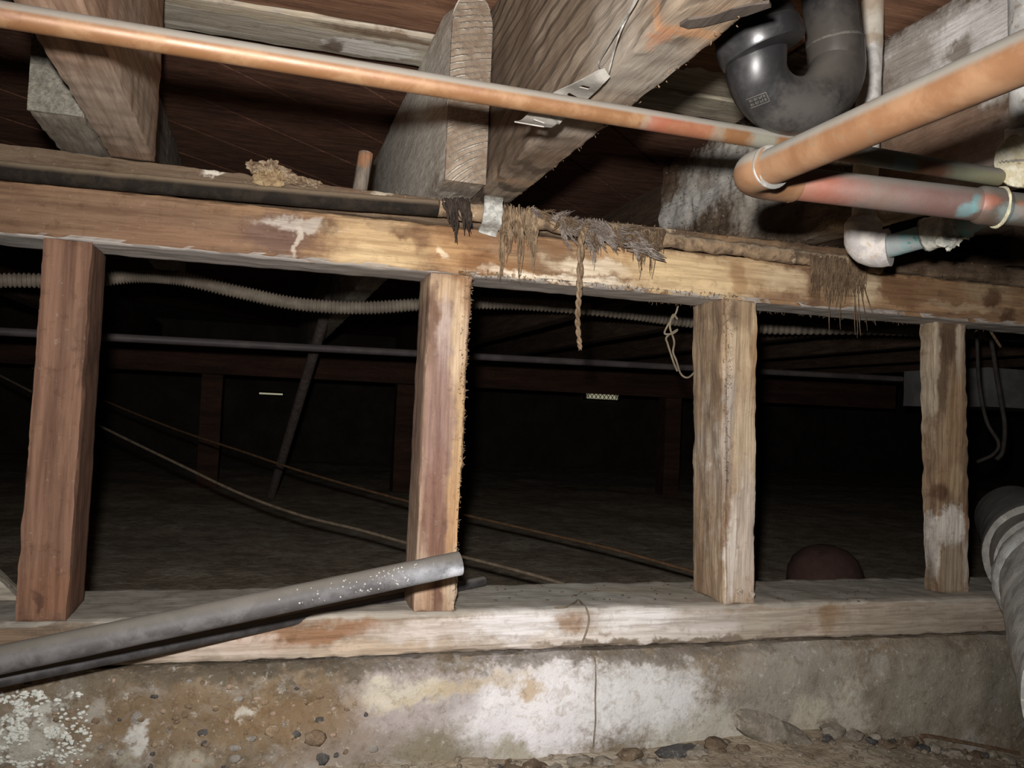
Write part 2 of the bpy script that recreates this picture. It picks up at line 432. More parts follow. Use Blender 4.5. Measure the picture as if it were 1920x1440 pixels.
# ================================================================== FRAMING
# ---- sill plate
SB = [bl(520,1190,120,22,(150,104,68),.95), bl(650,1180,60,16,(150,100,62),.9), bl(430,1215,110,20,(200,178,160),.8), bl(700,1218,140,14,(196,168,138),.7), bl(860,1180,150,22,(214,200,190),.85), bl(980,1170,110,26,(226,222,222),.9),
      bl(1075,1168,34,16,(164,128,96),.9), bl(1190,1160,90,26,(226,222,220),.9), bl(1080,1200,150,10,(228,218,208),.85), bl(1330,1170,70,26,(196,186,178),.8), bl(1250,1190,120,10,(214,204,196),.7),
      bl(1560,1150,28,34,(146,112,74),.85), bl(1440,1165,60,28,(176,164,146),.8), bl(1700,1165,140,30,(152,138,114),.7), bl(1280,1205,240,8,(120,104,84),.7), bl(60,1200,110,40,(124,92,62),.8), bl(250,1180,110,30,(118,102,84),.7),
      bz(1080,1110,zB,(.12,.055,.02),(176,180,170),.85), bz(960,1125,zB,(.15,.04,.02),(150,146,134),.7), bz(1210,1105,zB,(.10,.02,.02),(176,146,100),.8), bz(1440,1100,zB,(.05,.03,.02),(150,96,60),.8), bz(1600,1105,zB,(.25,.06,.02),(122,112,94),.7), bz(300,1130,zB,(.22,.1,.02),(98,86,70),.85), bz(1300,1110,zB,(.08,.03,.02),(150,138,112),.8)]
m_sill = wood('sill_wood', (196,180,162), (160,138,116), 'X', SB, bump=.45, dust=((196,192,178),.45), stretch=22, tone=.3, specks=((84,70,56),.5), warp=.025)
def sill_fn(q, b, uvw, ax):
    if b[1] == -1: q.y += .0025*nz(q, 14, 5)
    if b[2] == 1: q.z += .0012*nz(q, 30, 7)
    return q
sill = lumber('sill_plate', boxcorners(-1.1, 1.9, 0, .155, zS+.0005, zB), (420, 20, 9), m_sill, amp=.0012, wear=.005, fn=sill_fn, seed=1)
finish(sill, 'stained whitish wooden sill plate lying along the concrete wall under the studs', 'beam')

# ---- top plates
TB = [bl(200,420,330,70,(116,84,60),.75), bl(330,445,120,22,(132,90,62),.6), bl(520,440,60,34,(110,78,66),.8), bl(560,425,70,10,(192,180,166),.75,rag=1.6), bl(556,450,6,34,(196,180,160),.8), bl(620,430,14,14,(92,62,42),.85),
      bl(720,455,90,50,(204,164,108),.85), bl(690,490,80,20,(214,178,122),.8), bl(760,430,30,14,(116,76,44),.85), bl(790,450,20,24,(128,84,50),.8), bl(700,415,60,14,(176,140,96),.8), bl(860,440,60,30,(150,102,58),.85), bl(850,480,50,30,(190,138,82),.85), bl(905,490,40,22,(140,88,46),.85), bl(830,478,12,9,(228,200,158),.9), bl(960,510,60,20,(160,108,60),.85),
      bl(1030,478,60,26,(146,110,74),.85), bl(1000,455,80,14,(150,100,60),.7), bl(1060,520,150,8,(232,214,184),.9), bl(1120,500,90,14,(230,208,172),.85), bl(1170,475,60,16,(190,140,84),.8), bl(1210,500,30,20,(176,128,86),.7), bl(1300,510,140,34,(222,186,128),.9), bl(1290,545,120,12,(224,190,134),.8), bl(1420,505,70,30,(206,168,116),.85), bl(1380,520,16,30,(170,122,72),.7), bl(1450,500,16,26,(166,120,72),.7), bl(1475,525,50,26,(214,184,136),.8), bl(1530,520,14,50,(106,74,46),.8), bl(1570,530,36,46,(142,112,76),.7), bl(1625,545,30,34,(206,178,134),.85), bl(1700,545,60,32,(128,86,50),.92,soft=.18), bl(1770,550,70,30,(140,100,62),.9,soft=.2), bl(1850,545,50,26,(160,132,92),.8), bl(1860,560,22,24,(92,54,32),.85), bl(1890,590,16,12,(84,50,30),.85), bl(1810,578,90,8,(180,150,110),.7)]
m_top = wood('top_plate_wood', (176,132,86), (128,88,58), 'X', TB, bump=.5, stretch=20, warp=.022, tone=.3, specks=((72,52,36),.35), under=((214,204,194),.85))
m_top_under = m_top
def lp_fn(q, b, uvw, ax):
    if b[1] == -1 and b[2] == -1 and q.x > .22:
        e = max(0, nz(q, 24, 9))*.008; q.z += e; q.y += e*.7
    if b[1] == -1: q.y += .002*nz(q, 11, 4) + (.0016*nz((q.x*.25, q.y, q.z), 110, 4) if q.x > .2 else 0)
    return q
lower_plate = lumber('top_plate', boxcorners(-1.1, 1.9, 0, .09, zT, zM), (440, 12, 12), m_top, amp=.0012, wear=.0045, fn=lp_fn, seed=2)
finish(lower_plate, 'water stained lower top plate resting on the four studs, yellow in the middle', 'beam')
UB = [bl(400,320,400,30,(104,82,60),.6), bl(395,312,22,6,(214,204,186),.8,Y=.02,rag=1.5), bl(700,350,40,8,(190,176,150),.75,Y=.02), bl(640,335,60,20,(96,56,34),.7,Y=.02), bl(1100,395,150,10,(190,164,130),.7,Y=.02), bl(1330,415,140,10,(204,180,142),.8,Y=.02), bl(1400,440,100,14,(150,112,74),.8,Y=.02), bl(980,375,60,14,(170,128,92),.7,Y=.02), bl(1750,490,200,24,(92,68,48),.9,Y=.02), bl(1560,465,70,20,(112,78,50),.8,Y=.02), bl(1880,480,40,16,(176,156,130),.6,Y=.02,rag=2)]
m_up = wood('upper_plate_wood', (134,108,80), (92,70,50), 'X', UB, bump=.9, stretch=12, specks=((196,180,150),.3))
def up_fn(q, b, uvw, ax):
    if uvw[2] > .999: q.z += max(0, min(.03, (.45-q.x)*.013))
    if b[1] == -1:
        k = 1 if q.x > .2 else .3
        q.y += k*(.006*nz(q, 18, 4)+.004*nz(q, 60, 5))
        if b[2] == 1 and q.x > .2: q.z -= .010*max(0, nz(q, 20, 6)) ; q.z += .004*nz(q, 90, 7)
    return q
upper_plate = lumber('upper_top_plate', boxcorners(-1.1, 1.9, .021, .112, zM+.0035, zP-.0005), (440, 10, 9), m_up, amp=.0015, wear=.004, fn=up_fn, seed=4)
finish(upper_plate, 'rotten dark brown upper plate on which the joists rest, set back behind the pipe', 'beam')

# ---- studs: front edges read off the photo on the wall plane
def stud(name, tl, bl_, wt, wb, y0, dp, mat, label, fn=None, seed=0, amp=.0012, wear=.003, twist=0):
    a = P(*tl, y0); b = P(*bl_, y0)
    ztop, zbot = zT+.0006 if y0 < .088 else zT, zB-.0004
    ea = a + (b-a)*((ztop-a.z)/(b.z-a.z)); eb = a + (b-a)*((zbot-a.z)/(b.z-a.z))
    c = [[[None, None], [None, None]], [[None, None], [None, None]]]
    for i in (0, 1):
        for j in (0, 1):
            for k, (e, w) in enumerate(((eb, wb), (ea, wt))):
                c[i][j][k] = Vector((e.x + w*i + (twist*dp if j else 0), y0 + dp*j, e.z))
    o = lumber(name, c, (10, 14, 96), mat, amp=amp, wear=wear, fn=fn, seed=seed, freq=40)
    return finish(o, label, 'stud')
m_s1 = wood('stud_red', (142,98,72), (112,74,54), 'Z', [bl(160,640,14,70,(86,54,38),.75), bl(150,620,30,60,(120,84,62),.5), bl(90,1110,40,50,(140,88,58),.6), bl(70,1120,10,24,(84,52,40),.7)], bump=.3, stretch=20, fine=55, seed=1)
stud('wall_stud', (77,480), (24,1172), .0475, .050, 0, .09, m_s1, 'clean reddish brown wall stud at the left edge of the framing', seed=11, twist=0)
S2 = [bl(855,530,26,24,(150,98,54),.9), bl(870,560,14,40,(160,110,66),.8), bl(830,540,40,26,(206,170,128),.8), bl(812,610,10,90,(120,84,64),.8), bl(832,650,14,80,(196,172,160),.85), bl(858,640,16,90,(214,180,138),.85), bl(820,800,26,160,(150,112,100),.9), bl(815,980,24,130,(136,92,74),.9), bl(862,850,12,160,(200,158,104),.85), bl(850,1000,14,130,(190,140,88),.85), bl(805,1100,26,50,(190,148,112),.8), bl(822,1115,10,34,(110,68,52),.85), bl(855,1090,16,60,(206,180,150),.85), bl(785,1060,14,60,(190,160,132),.5)]
m_s2 = wood('stud_mauve', (188,150,118), (140,104,82), 'Z', S2, bump=.6, stretch=22, warp=.012, seed=4)
def s2_fn(q, b, uvw, ax):
    if b[0] == 1:
        t = max(0, min(1, (zT-.04-q.z)/.25))
        q.x -= (.0035*(1+nz(q, 22, 3)) + .003*nz(q, 75, 4))*(.4+t) * (1.2 if b[1] == -1 else .7)
    if b[1] == -1: q.y += .0012*nz((q.x, q.y, q.z*.15), 160, 5)
    return q
stud('wall_stud', (806,520), (774,1148), SW+.0055, SW+.0065, 0, .07, m_s2, 'mauve and tan wall stud with a splintered right edge, behind the pipe end', fn=s2_fn, seed=12, twist=0)
S3 = [bl(1340,600,22,60,(112,84,62),.7), bl(1345,760,14,120,(140,108,78),.7), bl(1320,860,26,60,(150,112,76),.5), bl(1325,1000,30,110,(214,198,180),.85,rag=1.8), bl(1345,880,10,90,(222,210,196),.8), bl(1368,760,10,160,(176,162,148),.85), bl(1395,640,40,80,(204,172,128),.7), bl(1420,660,12,60,(164,120,76),.8), bl(1418,740,12,60,(170,126,84),.8), bl(1400,820,30,90,(206,180,142),.7), bl(1395,1000,30,120,(200,182,164),.85), bl(1372,1040,10,90,(224,212,198),.7), bl(1415,1060,10,70,(196,168,148),.8), bl(1320,1100,26,30,(184,172,152),.8), bl(1390,590,26,26,(132,100,66),.6), bl(1375,590,8,30,(86,60,40),.6)]
m_s3 = wood('stud_pale', (196,166,128), (150,116,84), 'Z', S3, bump=.7, stretch=20, warp=.012, seed=6)
def s3_fn(q, b, uvw, ax):
    if b[1] == -1: q.y += .0025*nz((q.x, q.y, q.z*.12), 110, 5)
    if b[0] == -1: q.x += .003*nz((q.x, q.y, q.z*.2), 90, 6)
    if b[0] == -1 and b[1] == -1: q.y += .004; q.x += .003
    return q
st3 = stud('wall_stud', (1357,557), (1358,1134), SW+.004, SW-.002, 0, .085, m_s3, 'pale weathered wall stud with a split top and white bloom on its left side', fn=s3_fn, seed=13)
S4 = [bl(1775,640,22,44,(92,64,44),.85,Y=.04), bl(1765,720,16,60,(96,70,48),.8,Y=.04), bl(1800,640,10,60,(186,166,140),.8,Y=.04), bl(1755,690,8,120,(200,180,150),.6,Y=.04), bl(1790,800,22,80,(160,122,82),.7,Y=.04), bl(1770,900,16,40,(150,112,74),.7,Y=.04), bl(1765,925,14,16,(84,48,30),.8,Y=.04), bl(1790,900,18,30,(176,146,102),.7,Y=.04), bl(1785,985,36,36,(214,206,194),.92,Y=.04,rag=1.7,soft=.25), bl(1755,1040,10,60,(206,198,186),.85,Y=.04), bl(1812,1040,8,60,(196,184,168),.8,Y=.04), bl(1785,1070,24,60,(164,146,122),.7,Y=.04), bl(1812,980,5,40,(140,88,54),.8,Y=.04)]
m_s4 = wood('stud_patchy', (172,140,104), (124,94,66), 'Z', S4, bump=.6, stretch=18, warp=.01, seed=9)
def s4_fn(q, b, uvw, ax):
    if b[0]: q.x += .003*nz(q, 55, 5)*b[0]
    return q
stud('wall_stud', (1751,600), (1760,1100), .059, .058, .04, .03, m_s4, 'thin patchy brown stud set back beside the big drain pipe, white near its foot', fn=s4_fn, seed=14)
# nail heads in the foot of the pale stud
m_nail = metal('nail_steel', (150,132,110), (196,182,160), scale=200, rough=.5)
for (px, py) in ((1387,1109),(1409,1115)):
    c = P(px, py, -.001); tube('nail', [c+Vector((0,.004,0)), c+Vector((0,-.0018,0)), c+Vector((0,-.0022,0))], [.0042,.0042,.003], m_nail, st3, seg=10)

# diagonal brace at lower left
m_brace = wood('brace_grey', (176,166,148), (140,130,114), 'X', seed=12)
a = P(-140,960,.1); b = P(40,1170,.1)
d = (b-a).normalized(); nrm2 = Vector((d.z, 0, -d.x))
w = .062
c = [[[None]*2 for _ in (0,1)] for _ in (0,1)]
for i, p in enumerate((a, b)):
    for j, y in enumerate((.098, .13)):
        for k, s in enumerate((-w, 0)):
            c[i][j][k] = Vector((p.x, y, p.z)) + nrm2*(s if nrm2.z > 0 else -s)
for j in (0,1):
    for k in (0,1):
        if c[1][j][k].z < zB+.0004: c[1][j][k].z = zB+.0004
lumber('diagonal_brace', c, (40, 4, 6), m_brace, amp=.001, wear=.002)
finish(bpy.data.objects['diagonal_brace'], 'grey dusty diagonal brace board running down behind the reddish stud', 'board')

# ---- joists
JX, JW = .2334, .0473
CJ = [bx(960,250,JX,(.1,.1,.035),(96,74,56),.6), bx(1010,290,JX,(.1,.05,.04),(168,154,138),.7), bx(930,180,JX,(.1,.05,.07),(92,72,54),.75), bx(1150,60,JX,(.1,.05,.05),(150,138,122),.6), bx(985,100,JX,(.1,.03,.08),(104,82,62),.6),
      bz(1290,70,zP,(.03,.008,.02),(176,112,62),.7,rag=2.2), bz(1240,85,zP,(.006,.016,.02),(176,104,58),.8,rag=2), bz(1200,140,zP,(.04,.05,.02),(150,138,122),.5), bz(1060,290,zP,(.04,.05,.02),(120,88,62),.6), bz(1000,350,zP,(.05,.012,.02),(176,136,98),.6), bz(1380,60,zP,(.03,.03,.02),(150,112,74),.4)]
m_jc = wood('joist_wood', (160,140,116), (118,96,74), 'Y', CJ, bump=.5, stretch=16, seed=3, rings=(26, 5.5, .8, (JX, -.75, zP-.06), (1, .16, .8)), warp=.02, over=.35)
def jc_fn(q, b, uvw, ax):
    if b[0] == 1 and b[2] == -1:
        e = .004*abs(nz(q, 26, 3)) + .003*abs(nz(q, 80, 4)); t = max(0, min(1, (q.y+.25)/.3)); q.x -= e*(.4+1.6*t); q.z += e*.6*(.4+t)
    return q
near_c = lumber('floor_joist', boxcorners(JX, JX+JW, -1.3, .16, zP+.003, zF-.0005), (12, 300, 26), m_jc, amp=.0012, wear=.0022, fn=jc_fn, seed=21)
tpn = [PZ(x, y, zP+.0018) for x, y in [(1274,48),(1290,38),(1330,32),(1370,18),(1410,10),(1442,6),(1446,14),(1400,30),(1360,40),(1320,50),(1290,54)]]
mesh('torn_patch', tpn+[p+Vector((0,0,.002)) for p in tpn], [tuple(range(11)), tuple(range(21,10,-1))]+[(i,(i+1)%11,11+(i+1)%11,11+i) for i in range(11)], wood('torn_wood',(84,72,62),(58,48,42),'Y'), near_c, smooth=False)['label'] = 'dark torn patch on the underside'
finish(near_c, 'big weathered joist with wavy grain coming forward over the metal strap', 'joist')
m_jend = wood('joist_sawn', (214,204,186), (168,152,132), 'Y', seed=8, bump=.9, stretch=5, over=.4, blobs=[bl(870,120,40,90,(172,160,142),.5,Y=-.05), bx(760,280,JX-.05,(.1,.3,.15),(236,230,214),.85), bl(870,335,50,16,(110,82,58),.6,Y=-.05)])
m = NT('saw_marks')
def sawn(name, light, dark, cx, cz, seed=0):
    m = NT(name); wv = m.n('ShaderNodeTexWave', wave_type='RINGS', rings_direction='Y')
    m.set(wv.inputs['Vector'], m.vm('SUBTRACT', m.pos, (cx, 0, cz))); wv.inputs['Scale'].default_value = 44; wv.inputs['Distortion'].default_value = 1.2; wv.inputs['Detail'].default_value = 3; wv.inputs['Detail Scale'].default_value = 2
    n1 = m.noise(m.pos, 45, 6, .7); f = m.ma('MULTIPLY', m.mr(wv.outputs['Fac'], .55, .95), m.mr(n1, .38, .6))
    col = m.mix(m.mr(n1, .3, .7), lin(dark), lin(light)); col = m.mix(m.ma('MULTIPLY', f, .55), col, lin((196,188,170)))
    m.set(m.b.inputs['Base Color'], col); m.b.inputs['Roughness'].default_value = .9; m.b.inputs['Specular IOR Level'].default_value = .2
    m.bump(m.ma('ADD', f, n1), .9, .003); return m.m
bpy.data.materials.remove(m.m)
def round_top(r):
    def fn(q, b, uvw, ax):
        t = uvw[2]; h = (t-.86)/.14
        if h > 0 and q.y < -.02: 
            k = 1-.42*h*h; cx_ = JX-.026; q.x = cx_+(q.x-cx_)*k
        return q
    return fn
far_c = lumber('floor_joist', boxcorners(JX-.0505, JX-.0015, -.052, 4.0, zP+.0036, zF-.0005), (10, 160, 36), m_jend, amp=.0014, wear=.003, seed=22, fn=round_top(1))
finish(far_c, 'grey joist lapped beside the big joist, its sawn end facing forward', 'joist')
# rough sawn end face as its own skin, standing a hair proud of the cut
def end_skin(parent, x0, x1, z0, z1, y, mat, ins=.001, rnd=False):
    V = []; nx, nk = 10, 40
    for k in range(nk+1):
        for i in range(nx+1):
            t = k/nk; w = 1-.42*max(0, (t-.86)/.14)**2 if rnd else 1; cx_ = (x0+x1)/2
            x = x0+ins+(x1-x0-2*ins)*i/nx; p = Vector((cx_+(x-cx_)*w, y, z0+ins+(z1-z0-2*ins)*t)); p.y -= .0012*(1+nz(p, 90, 3)) ; V.append(p)
    for k in range(nk+1):
        for i in range(nx+1): V.append(V[k*(nx+1)+i]+Vector((0,.004,0)))
    N = (nx+1)*(nk+1); Fc = []
    for k in range(nk):
        for i in range(nx):
            a = k*(nx+1)+i; Fc += [(a,a+1,a+nx+2,a+nx+1), (N+a,N+a+nx+1,N+a+nx+2,N+a+1)]
    for k in range(nk):
        for i in (0, nx):
            a = k*(nx+1)+i; Fc.append((a, a+nx+1, N+a+nx+1, N+a))
    for i in range(nx):
        for k in (0, nk):
            a = k*(nx+1)+i; Fc.append((a, a+1, N+a+1, N+a))
    o = mesh('sawn_end', V, Fc, mat, parent); o['label'] = 'rough sawn end grain'; return o
end_skin(far_c, JX-.0505, JX-.0015, zP+.0036, zF-.004, -.053, sawn('sawn_end_pale', (158,138,116), (118,96,76), JX+.03, zP-.06), rnd=True)

LX = -.126
m_jl = wood('joist_left', (192,150,118), (160,120,92), 'Y', [bx(255,210,LX,(.1,.12,.12),(176,160,140),.6)], bump=.35, stretch=18, seed=14)
near_l = lumber('floor_joist', boxcorners(LX-JW, LX, -1.3, .035, zP+.0082, zF-.0005), (8, 220, 24), m_jl, amp=.0012, wear=.0025, seed=23)
finish(near_l, 'smooth brown joist at upper left crossing behind the copper pipe', 'joist')
m_jl2 = wood('joist_left_far', (164,154,136), (128,116,100), 'Y', bump=.5, stretch=10, seed=15)
far_l = lumber('floor_joist', boxcorners(LX-JW-.050, LX-JW-.0012, -.098, 1.02, zP+.0088, zF-.0005), (8, 150, 24), m_jl2, amp=.0014, wear=.003, seed=24)
finish(far_l, 'grey joist lapped behind the brown joist with furry end grain at upper left', 'joist')
m_fur = rock('furry_end_grain', (120,114,100), (158,150,132), 120, bump=1.0, bdist=.004)
end_skin(far_l, LX-JW-.050, LX-JW-.0012, zP+.0088, zF-.002, -.099, m_fur)

RX = .6897
RB = [bx(1790,88,RX,(.1,.10,.032),(255,254,252),1,rag=1.6), bx(1720,82,RX,(.1,.08,.024),(255,252,248),1,rag=1.6), bx(1850,90,RX,(.1,.05,.05),(226,220,212),.7), bx(1700,125,RX,(.1,.05,.03),(140,114,88),.7), bx(1760,20,RX,(.1,.2,.02),(128,110,90),.6), bx(1790,105,RX,(.1,.02,.016),(128,106,82),.8), bx(1850,290,RX,(.1,.08,.03),(206,188,174),.8,rag=1.6), bx(1760,270,RX,(.1,.08,.03),(150,110,84),.7), bx(1350,320,RX,(.1,.12,.05),(222,216,204),.9,rag=1.8), bx(1320,345,RX,(.1,.03,.02),(140,104,74),.6,rag=1.6), bx(1275,395,RX,(.1,.12,.03),(214,210,200),.85,rag=1.6), bx(1440,370,RX,(.1,.08,.05),(206,194,178),.8,rag=1.6), bx(1235,320,RX,(.1,.09,.04),(110,74,50),.6), bx(1480,420,RX,(.1,.08,.02),(176,150,124),.7), bx(1560,440,RX,(.1,.08,.015),(190,166,138),.8)]
m_jr = wood('joist_right', (136,110,84), (92,70,52), 'Y', RB, over=.3, bump=1.0, stretch=9, seed=17, warp=.035, specks=((206,196,182),.4))
def jr_fn(q, b, uvw, ax):
    if b[0] == -1 and q.y > -.15:
        q.x += .006*nz(q, 25, 4)+.004*nz(q, 70, 5)
    if b[2] == -1 and b[0] == -1: q.z += .004*abs(nz(q, 40, 6))
    return q
near_r = lumber('floor_joist', boxcorners(RX, RX+JW, -1.0, .44, zP, zF-.0045), (8, 250, 26), m_jr, amp=.0018, wear=.004, seed=25, fn=jr_fn)
finish(near_r, 'rotten joist with white mineral bloom behind the thick copper pipe at upper right', 'joist')
m_jdk = wood('joist_dark', (104,76,56), (72,52,38), 'Y', bump=.4, stretch=10, seed=19)  # wood colour darkened to deepen the light falloff beyond the wall
far_r = lumber('floor_joist', boxcorners(RX+JW+.002, RX+JW+.05, -.05, 4.0, zP, zF-.0045), (6, 90, 10), m_jdk, amp=.0014, wear=.003, seed=26)
finish(far_r, 'dark joist continuing beyond the rotten joist into the darkness', 'joist')
for k, x in enumerate((1.06, 1.47, 1.88, 2.3, 2.7, -.68)):
    o = lumber('floor_joist', boxcorners(x, x+JW, .02 if k < 1 else .3, 4.9, zP, zF-.0005), (2, 40, 4), m_jdk, amp=.0014, wear=.003, seed=40+k)
    finish(o, ('dark joist beyond the wall at far right, first past the rotten joist', 'dark joist at far right, second past the rotten joist', 'dark joist at far right, third past the rotten joist','dark joist at far right, fourth past the rotten joist','dark joist at far right, fifth past the rotten joist', 'dark joist beyond the wall at the far left edge')[k], 'joist', 'joists in the dark beyond the wall')

# ================================================================== PIPES
DUST = (168,160,146)
def bez(a, c, b, n=16): return [a*(1-t)**2 + c*2*t*(1-t) + b*t*t for t in (i/n for i in range(n+1))]

# ---- thin copper pipe across the top (half inch)
pA, pB = PD(100,43,.521), PD(1460,265,.695)
pL, pR = PLINE(-160,2,pA,pB), PLINE(1872,332,pA,pB)
m_cu1 = metal('copper_thin', (122,76,38), (136,94,54), (116,68,38), 28, .18, .5, dust=((117,112,102),.92), bump=.08, warp=.008, dlo=-.08, dhi=.3,
    blobs=[dict(c=PLINE(x,y,pA,pB), r=(rx,.05,.02), col=col, a=a, soft=.4, rot=0, rag=1.6) for x,y,rx,col,a in
      [(295,75,.003,(137,137,125),.0),(352,88,.002,(137,137,125),.0),(1215,225,.006,(118,130,116),.45),(1235,232,.012,(144,67,44),.8),(1290,238,.02,(144,72,46),.6),(1340,246,.006,(112,125,116),.35),(1425,262,.012,(112,123,112),.7),(1650,296,.03,(89,117,114),.55),(1690,300,.012,(98,137,140),.8),(1760,312,.02,(105,58,49),.7),(1800,318,.02,(112,123,98),.8),(1845,328,.02,(124,130,98),.8)]])
t1 = empty('copper_pipe', pL, 'thin orange copper pipe running across the whole top behind the thick pipe', 'pipe')
tube('pipe', line(pL, pR, 60), .00795, m_cu1, t1, seg=24)

# ---- thick copper pipe with elbow (three quarter inch)
q0, q1 = PD(1440,316,.525), PD(2080,39,.322)
s0, s1 = PD(1482,343,.572), PD(1838,384.5,.575); s2 = PLINE(2060,411,s0,s1)
m_cu2 = metal('copper_thick', (112,70,38), (124,84,50), (104,80,54), 22, .12, .55, dust=((105,102,92),.9), bump=.08, dlo=-.02, dhi=.42)
def cu3b(x, y, r, col, a):
    if r >= .02: return dict(c=PLINE(x,y,s0,s1), r=(r,.04,.016), col=col, a=a, soft=.45, rot=0, rag=1.6)
    c = PLINE(x,y,s0,s1); return dict(c=c+(EYE-c).normalized()*.011+_U*((385-y)/F_PX*.5), r=(r,.008,.0055), col=col, a=a, soft=.45, rot=0, rag=1.6)
m_cu3 = metal('copper_green', (84,64,50), (74,70,60), (96,58,44), 40, .15, .55, dust=((84,82,74),.8), bump=.15, warp=.006, dlo=.1, dhi=.8,
    blobs=[cu3b(1510,350,.02,(132,70,46),.7), cu3b(1560,352,.02,(126,62,46),.7), cu3b(1640,364,.03,(105,82,75),.6), cu3b(1750,372,.03,(98,67,62),.7), cu3b(1832,378,.004,(70,128,130),.7), cu3b(1812,396,.005,(84,136,140),.6), cu3b(1850,376,.006,(144,70,44),.7), cu3b(1915,384,.006,(144,77,42),.8), cu3b(1895,392,.01,(105,125,123),.6)])
m_solder = metal('solder', (112,110,104), (134,130,124), scale=90, metallic=.4, rough=.4)
t2 = empty('copper_pipe', s0, 'thick copper pipe bent back at a soldered elbow, coming forward to the right', 'pipe')
tube('pipe', line(q0, q1, 30), .0111, m_cu2, t2, seg=28)
o = tube('pipe', line(s0.lerp(s1,-.01), s2, 40), .0111, m_cu3, t2, seg=28); o['label'] = 'tarnished lower run with green patches'
el = bez(q0.lerp(q1,.012), PD(1368,331,.548), s0.lerp(s1,.004), 22)
e_o = tube('elbow', el, .0130, m_cu2, t2, seg=28)
tube('solder_ring', [q0.lerp(q1,.011+.004*i) for i in range(4)], [.0126,.0137,.0135,.0113], m_solder, e_o, seg=28)
tube('solder_ring', [s0.lerp(s1,-.004+.006*i) for i in range(4)], [.0131,.0134,.0126,.0112], m_cu3, e_o, seg=28)
cp = [PLINE(1828+8*i, 384+i, s0, s1) for i in range(8)]
cpo = tube('coupling', cp, [.0114,.0128,.0130,.0130,.0130,.0130,.0128,.0114], m_cu3, t2, seg=28)
m_flux = metal('flux_crust', (150,140,110), (190,180,140), (110,160,160), 90, 0, .7, bump=.6)
tube('solder_ring', [PLINE(1868+3*i, 388, s0, s1) for i in range(4)], [.0116,.0140,.0142,.0116], m_flux, cpo, seg=28, fn=lambda q,t,a: .0009*nz(q,180))

# ---- black plastic trap
m_abs = metal('black_plastic', (34,33,34), (54,53,53), None, 24, 0, .33, dust=((112,104,94),.55), bump=.05, spec=.55, dlo=.2, dhi=.9, lo=.5, hi=.75,
    blobs=[dict(c=PD(1520,205,.665), r=(.03,.05,.018), col=(86,80,74), a=.6, soft=.6, rot=0, rag=1.6), dict(c=PD(1560,90,.69), r=(.03,.06,.04), col=(78,70,62), a=.6, soft=.6, rot=0, rag=1.4)])
pts = []
for i in range(25):
    an = math.pi*i/24; pts.append(PD(1493-76*math.cos(an), 122+78*math.sin(an), .662+.05*i/24))
top_l = [PD(1421,66,.664), PD(1418,92,.663)]; top_r = [PD(1567,95,.712), PD(1564,72,.712)]
ub = top_l + pts + top_r
t3 = empty('drain_trap', pts[12]-Vector((0,0,.024)), 'black plastic U shaped drain trap hanging between the joists', 'drain trap')
ubo = tube('u_bend', ub, .0232, m_abs, t3, seg=40)
rc = [PD(1564,76,.712), PD(1555,-10,.714), PD(1545,-120,.716)]; tube('outlet_pipe', catmull(rc, 6), .0225, m_abs, t3, seg=36)
m_seam = metal('plastic_seam', (66,62,54), (84,80,70), scale=120, rough=.6)
tube('joint_ring', [PD(1566-.3*i,84-3*i,.712) for i in range(3)], [.0234,.0236,.0230], m_seam, t3, seg=36)
ca, cb = PD(1433,104,.660), PD(1409,38,.660)
tube('collar', [ca.lerp(cb,t) for t in (0,.08,.16,.5,.62,.66,.94,1)], [.0245,.0325,.0335,.0335,.0332,.0315,.0315,.026], m_abs, t3, seg=44)
tube('inlet_pipe', [cb, PD(1392,-20,.662), PD(1376,-90,.665)], .0235, m_abs, t3, seg=36)
# molded mark: a small frame with two rows of raised characters too small to read
tr = bvh(ubo); m_mark = plain('mark_edge', (92,86,80), .6)
def mk(u, v):
    an = -.36; x, y = u*math.cos(an)-v*math.sin(an), u*math.sin(an)+v*math.cos(an)
    return hit(tr, 1421+x, 188+y, .0003)
gs = []
def seg_line(u0, v0, u1, v1, r=.00035):
    pp = [mk(u0+(u1-u0)*i/6, v0+(v1-v0)*i/6) for i in range(7)]
    if all(p is not None for p in pp): gs.append(tube_geo(pp, r, 5))
seg_line(-20,-9,19,-9); seg_line(19,-9,20,9); seg_line(20,9,-17,9)
for row in (-3.5, 4):
    for i in range(7):
        u = -15+i*4.6
        seg_line(u,row-2,u+.5,row+2,.0003)
        if i % 3 != 1: seg_line(u,row-2,u+2.4,row-2,.0003)
        if i % 2 == 0: seg_line(u+2.4,row-1.5,u+2.2,row+2,.0003)
V, Fc = join(*gs); mko = mesh('molded_mark', V, Fc, m_mark, t3); mko['label'] = 'small raised maker mark in a frame'

# ---- galvanised riser with corroded elbow and green stub
m_galv = metal('galvanised', (176,172,166), (206,202,196), (150,132,106), 55, .1, .55, bump=.35, blobs=[dict(c=PD(1633,y,.94), r=(.03,.05,r), col=c, a=a, soft=.5, rot=0, rag=1.5) for y,r,c,a in ((20,.02,(176,150,118),.8),(60,.016,(206,196,176),.8),(80,.008,(150,118,78),.6),(320,.01,(206,176,120),.6),(412,.006,(206,166,104),.6))])
m_corr = metal('corroded_elbow', (176,168,164), (206,196,186), (190,160,126), 60, 0, .8, bump=.6)
m_teal = metal('verdigris', (92,164,162), (140,150,150), (44,124,114), 48, 0, .7, dust=((150,146,140),.4), bump=.4, lo=.38, hi=.6)
m_crust = metal('white_crust', (206,202,186), (160,162,150), (206,190,150), 70, 0, .8, bump=.9)
r0, r1 = PD(1638,-110,.94), PD(1620,424,.94)
t4 = empty('water_riser', PD(1624,490,.94), 'whitish galvanised riser pipe with a corroded elbow and green stub beside the black trap', 'pipe')
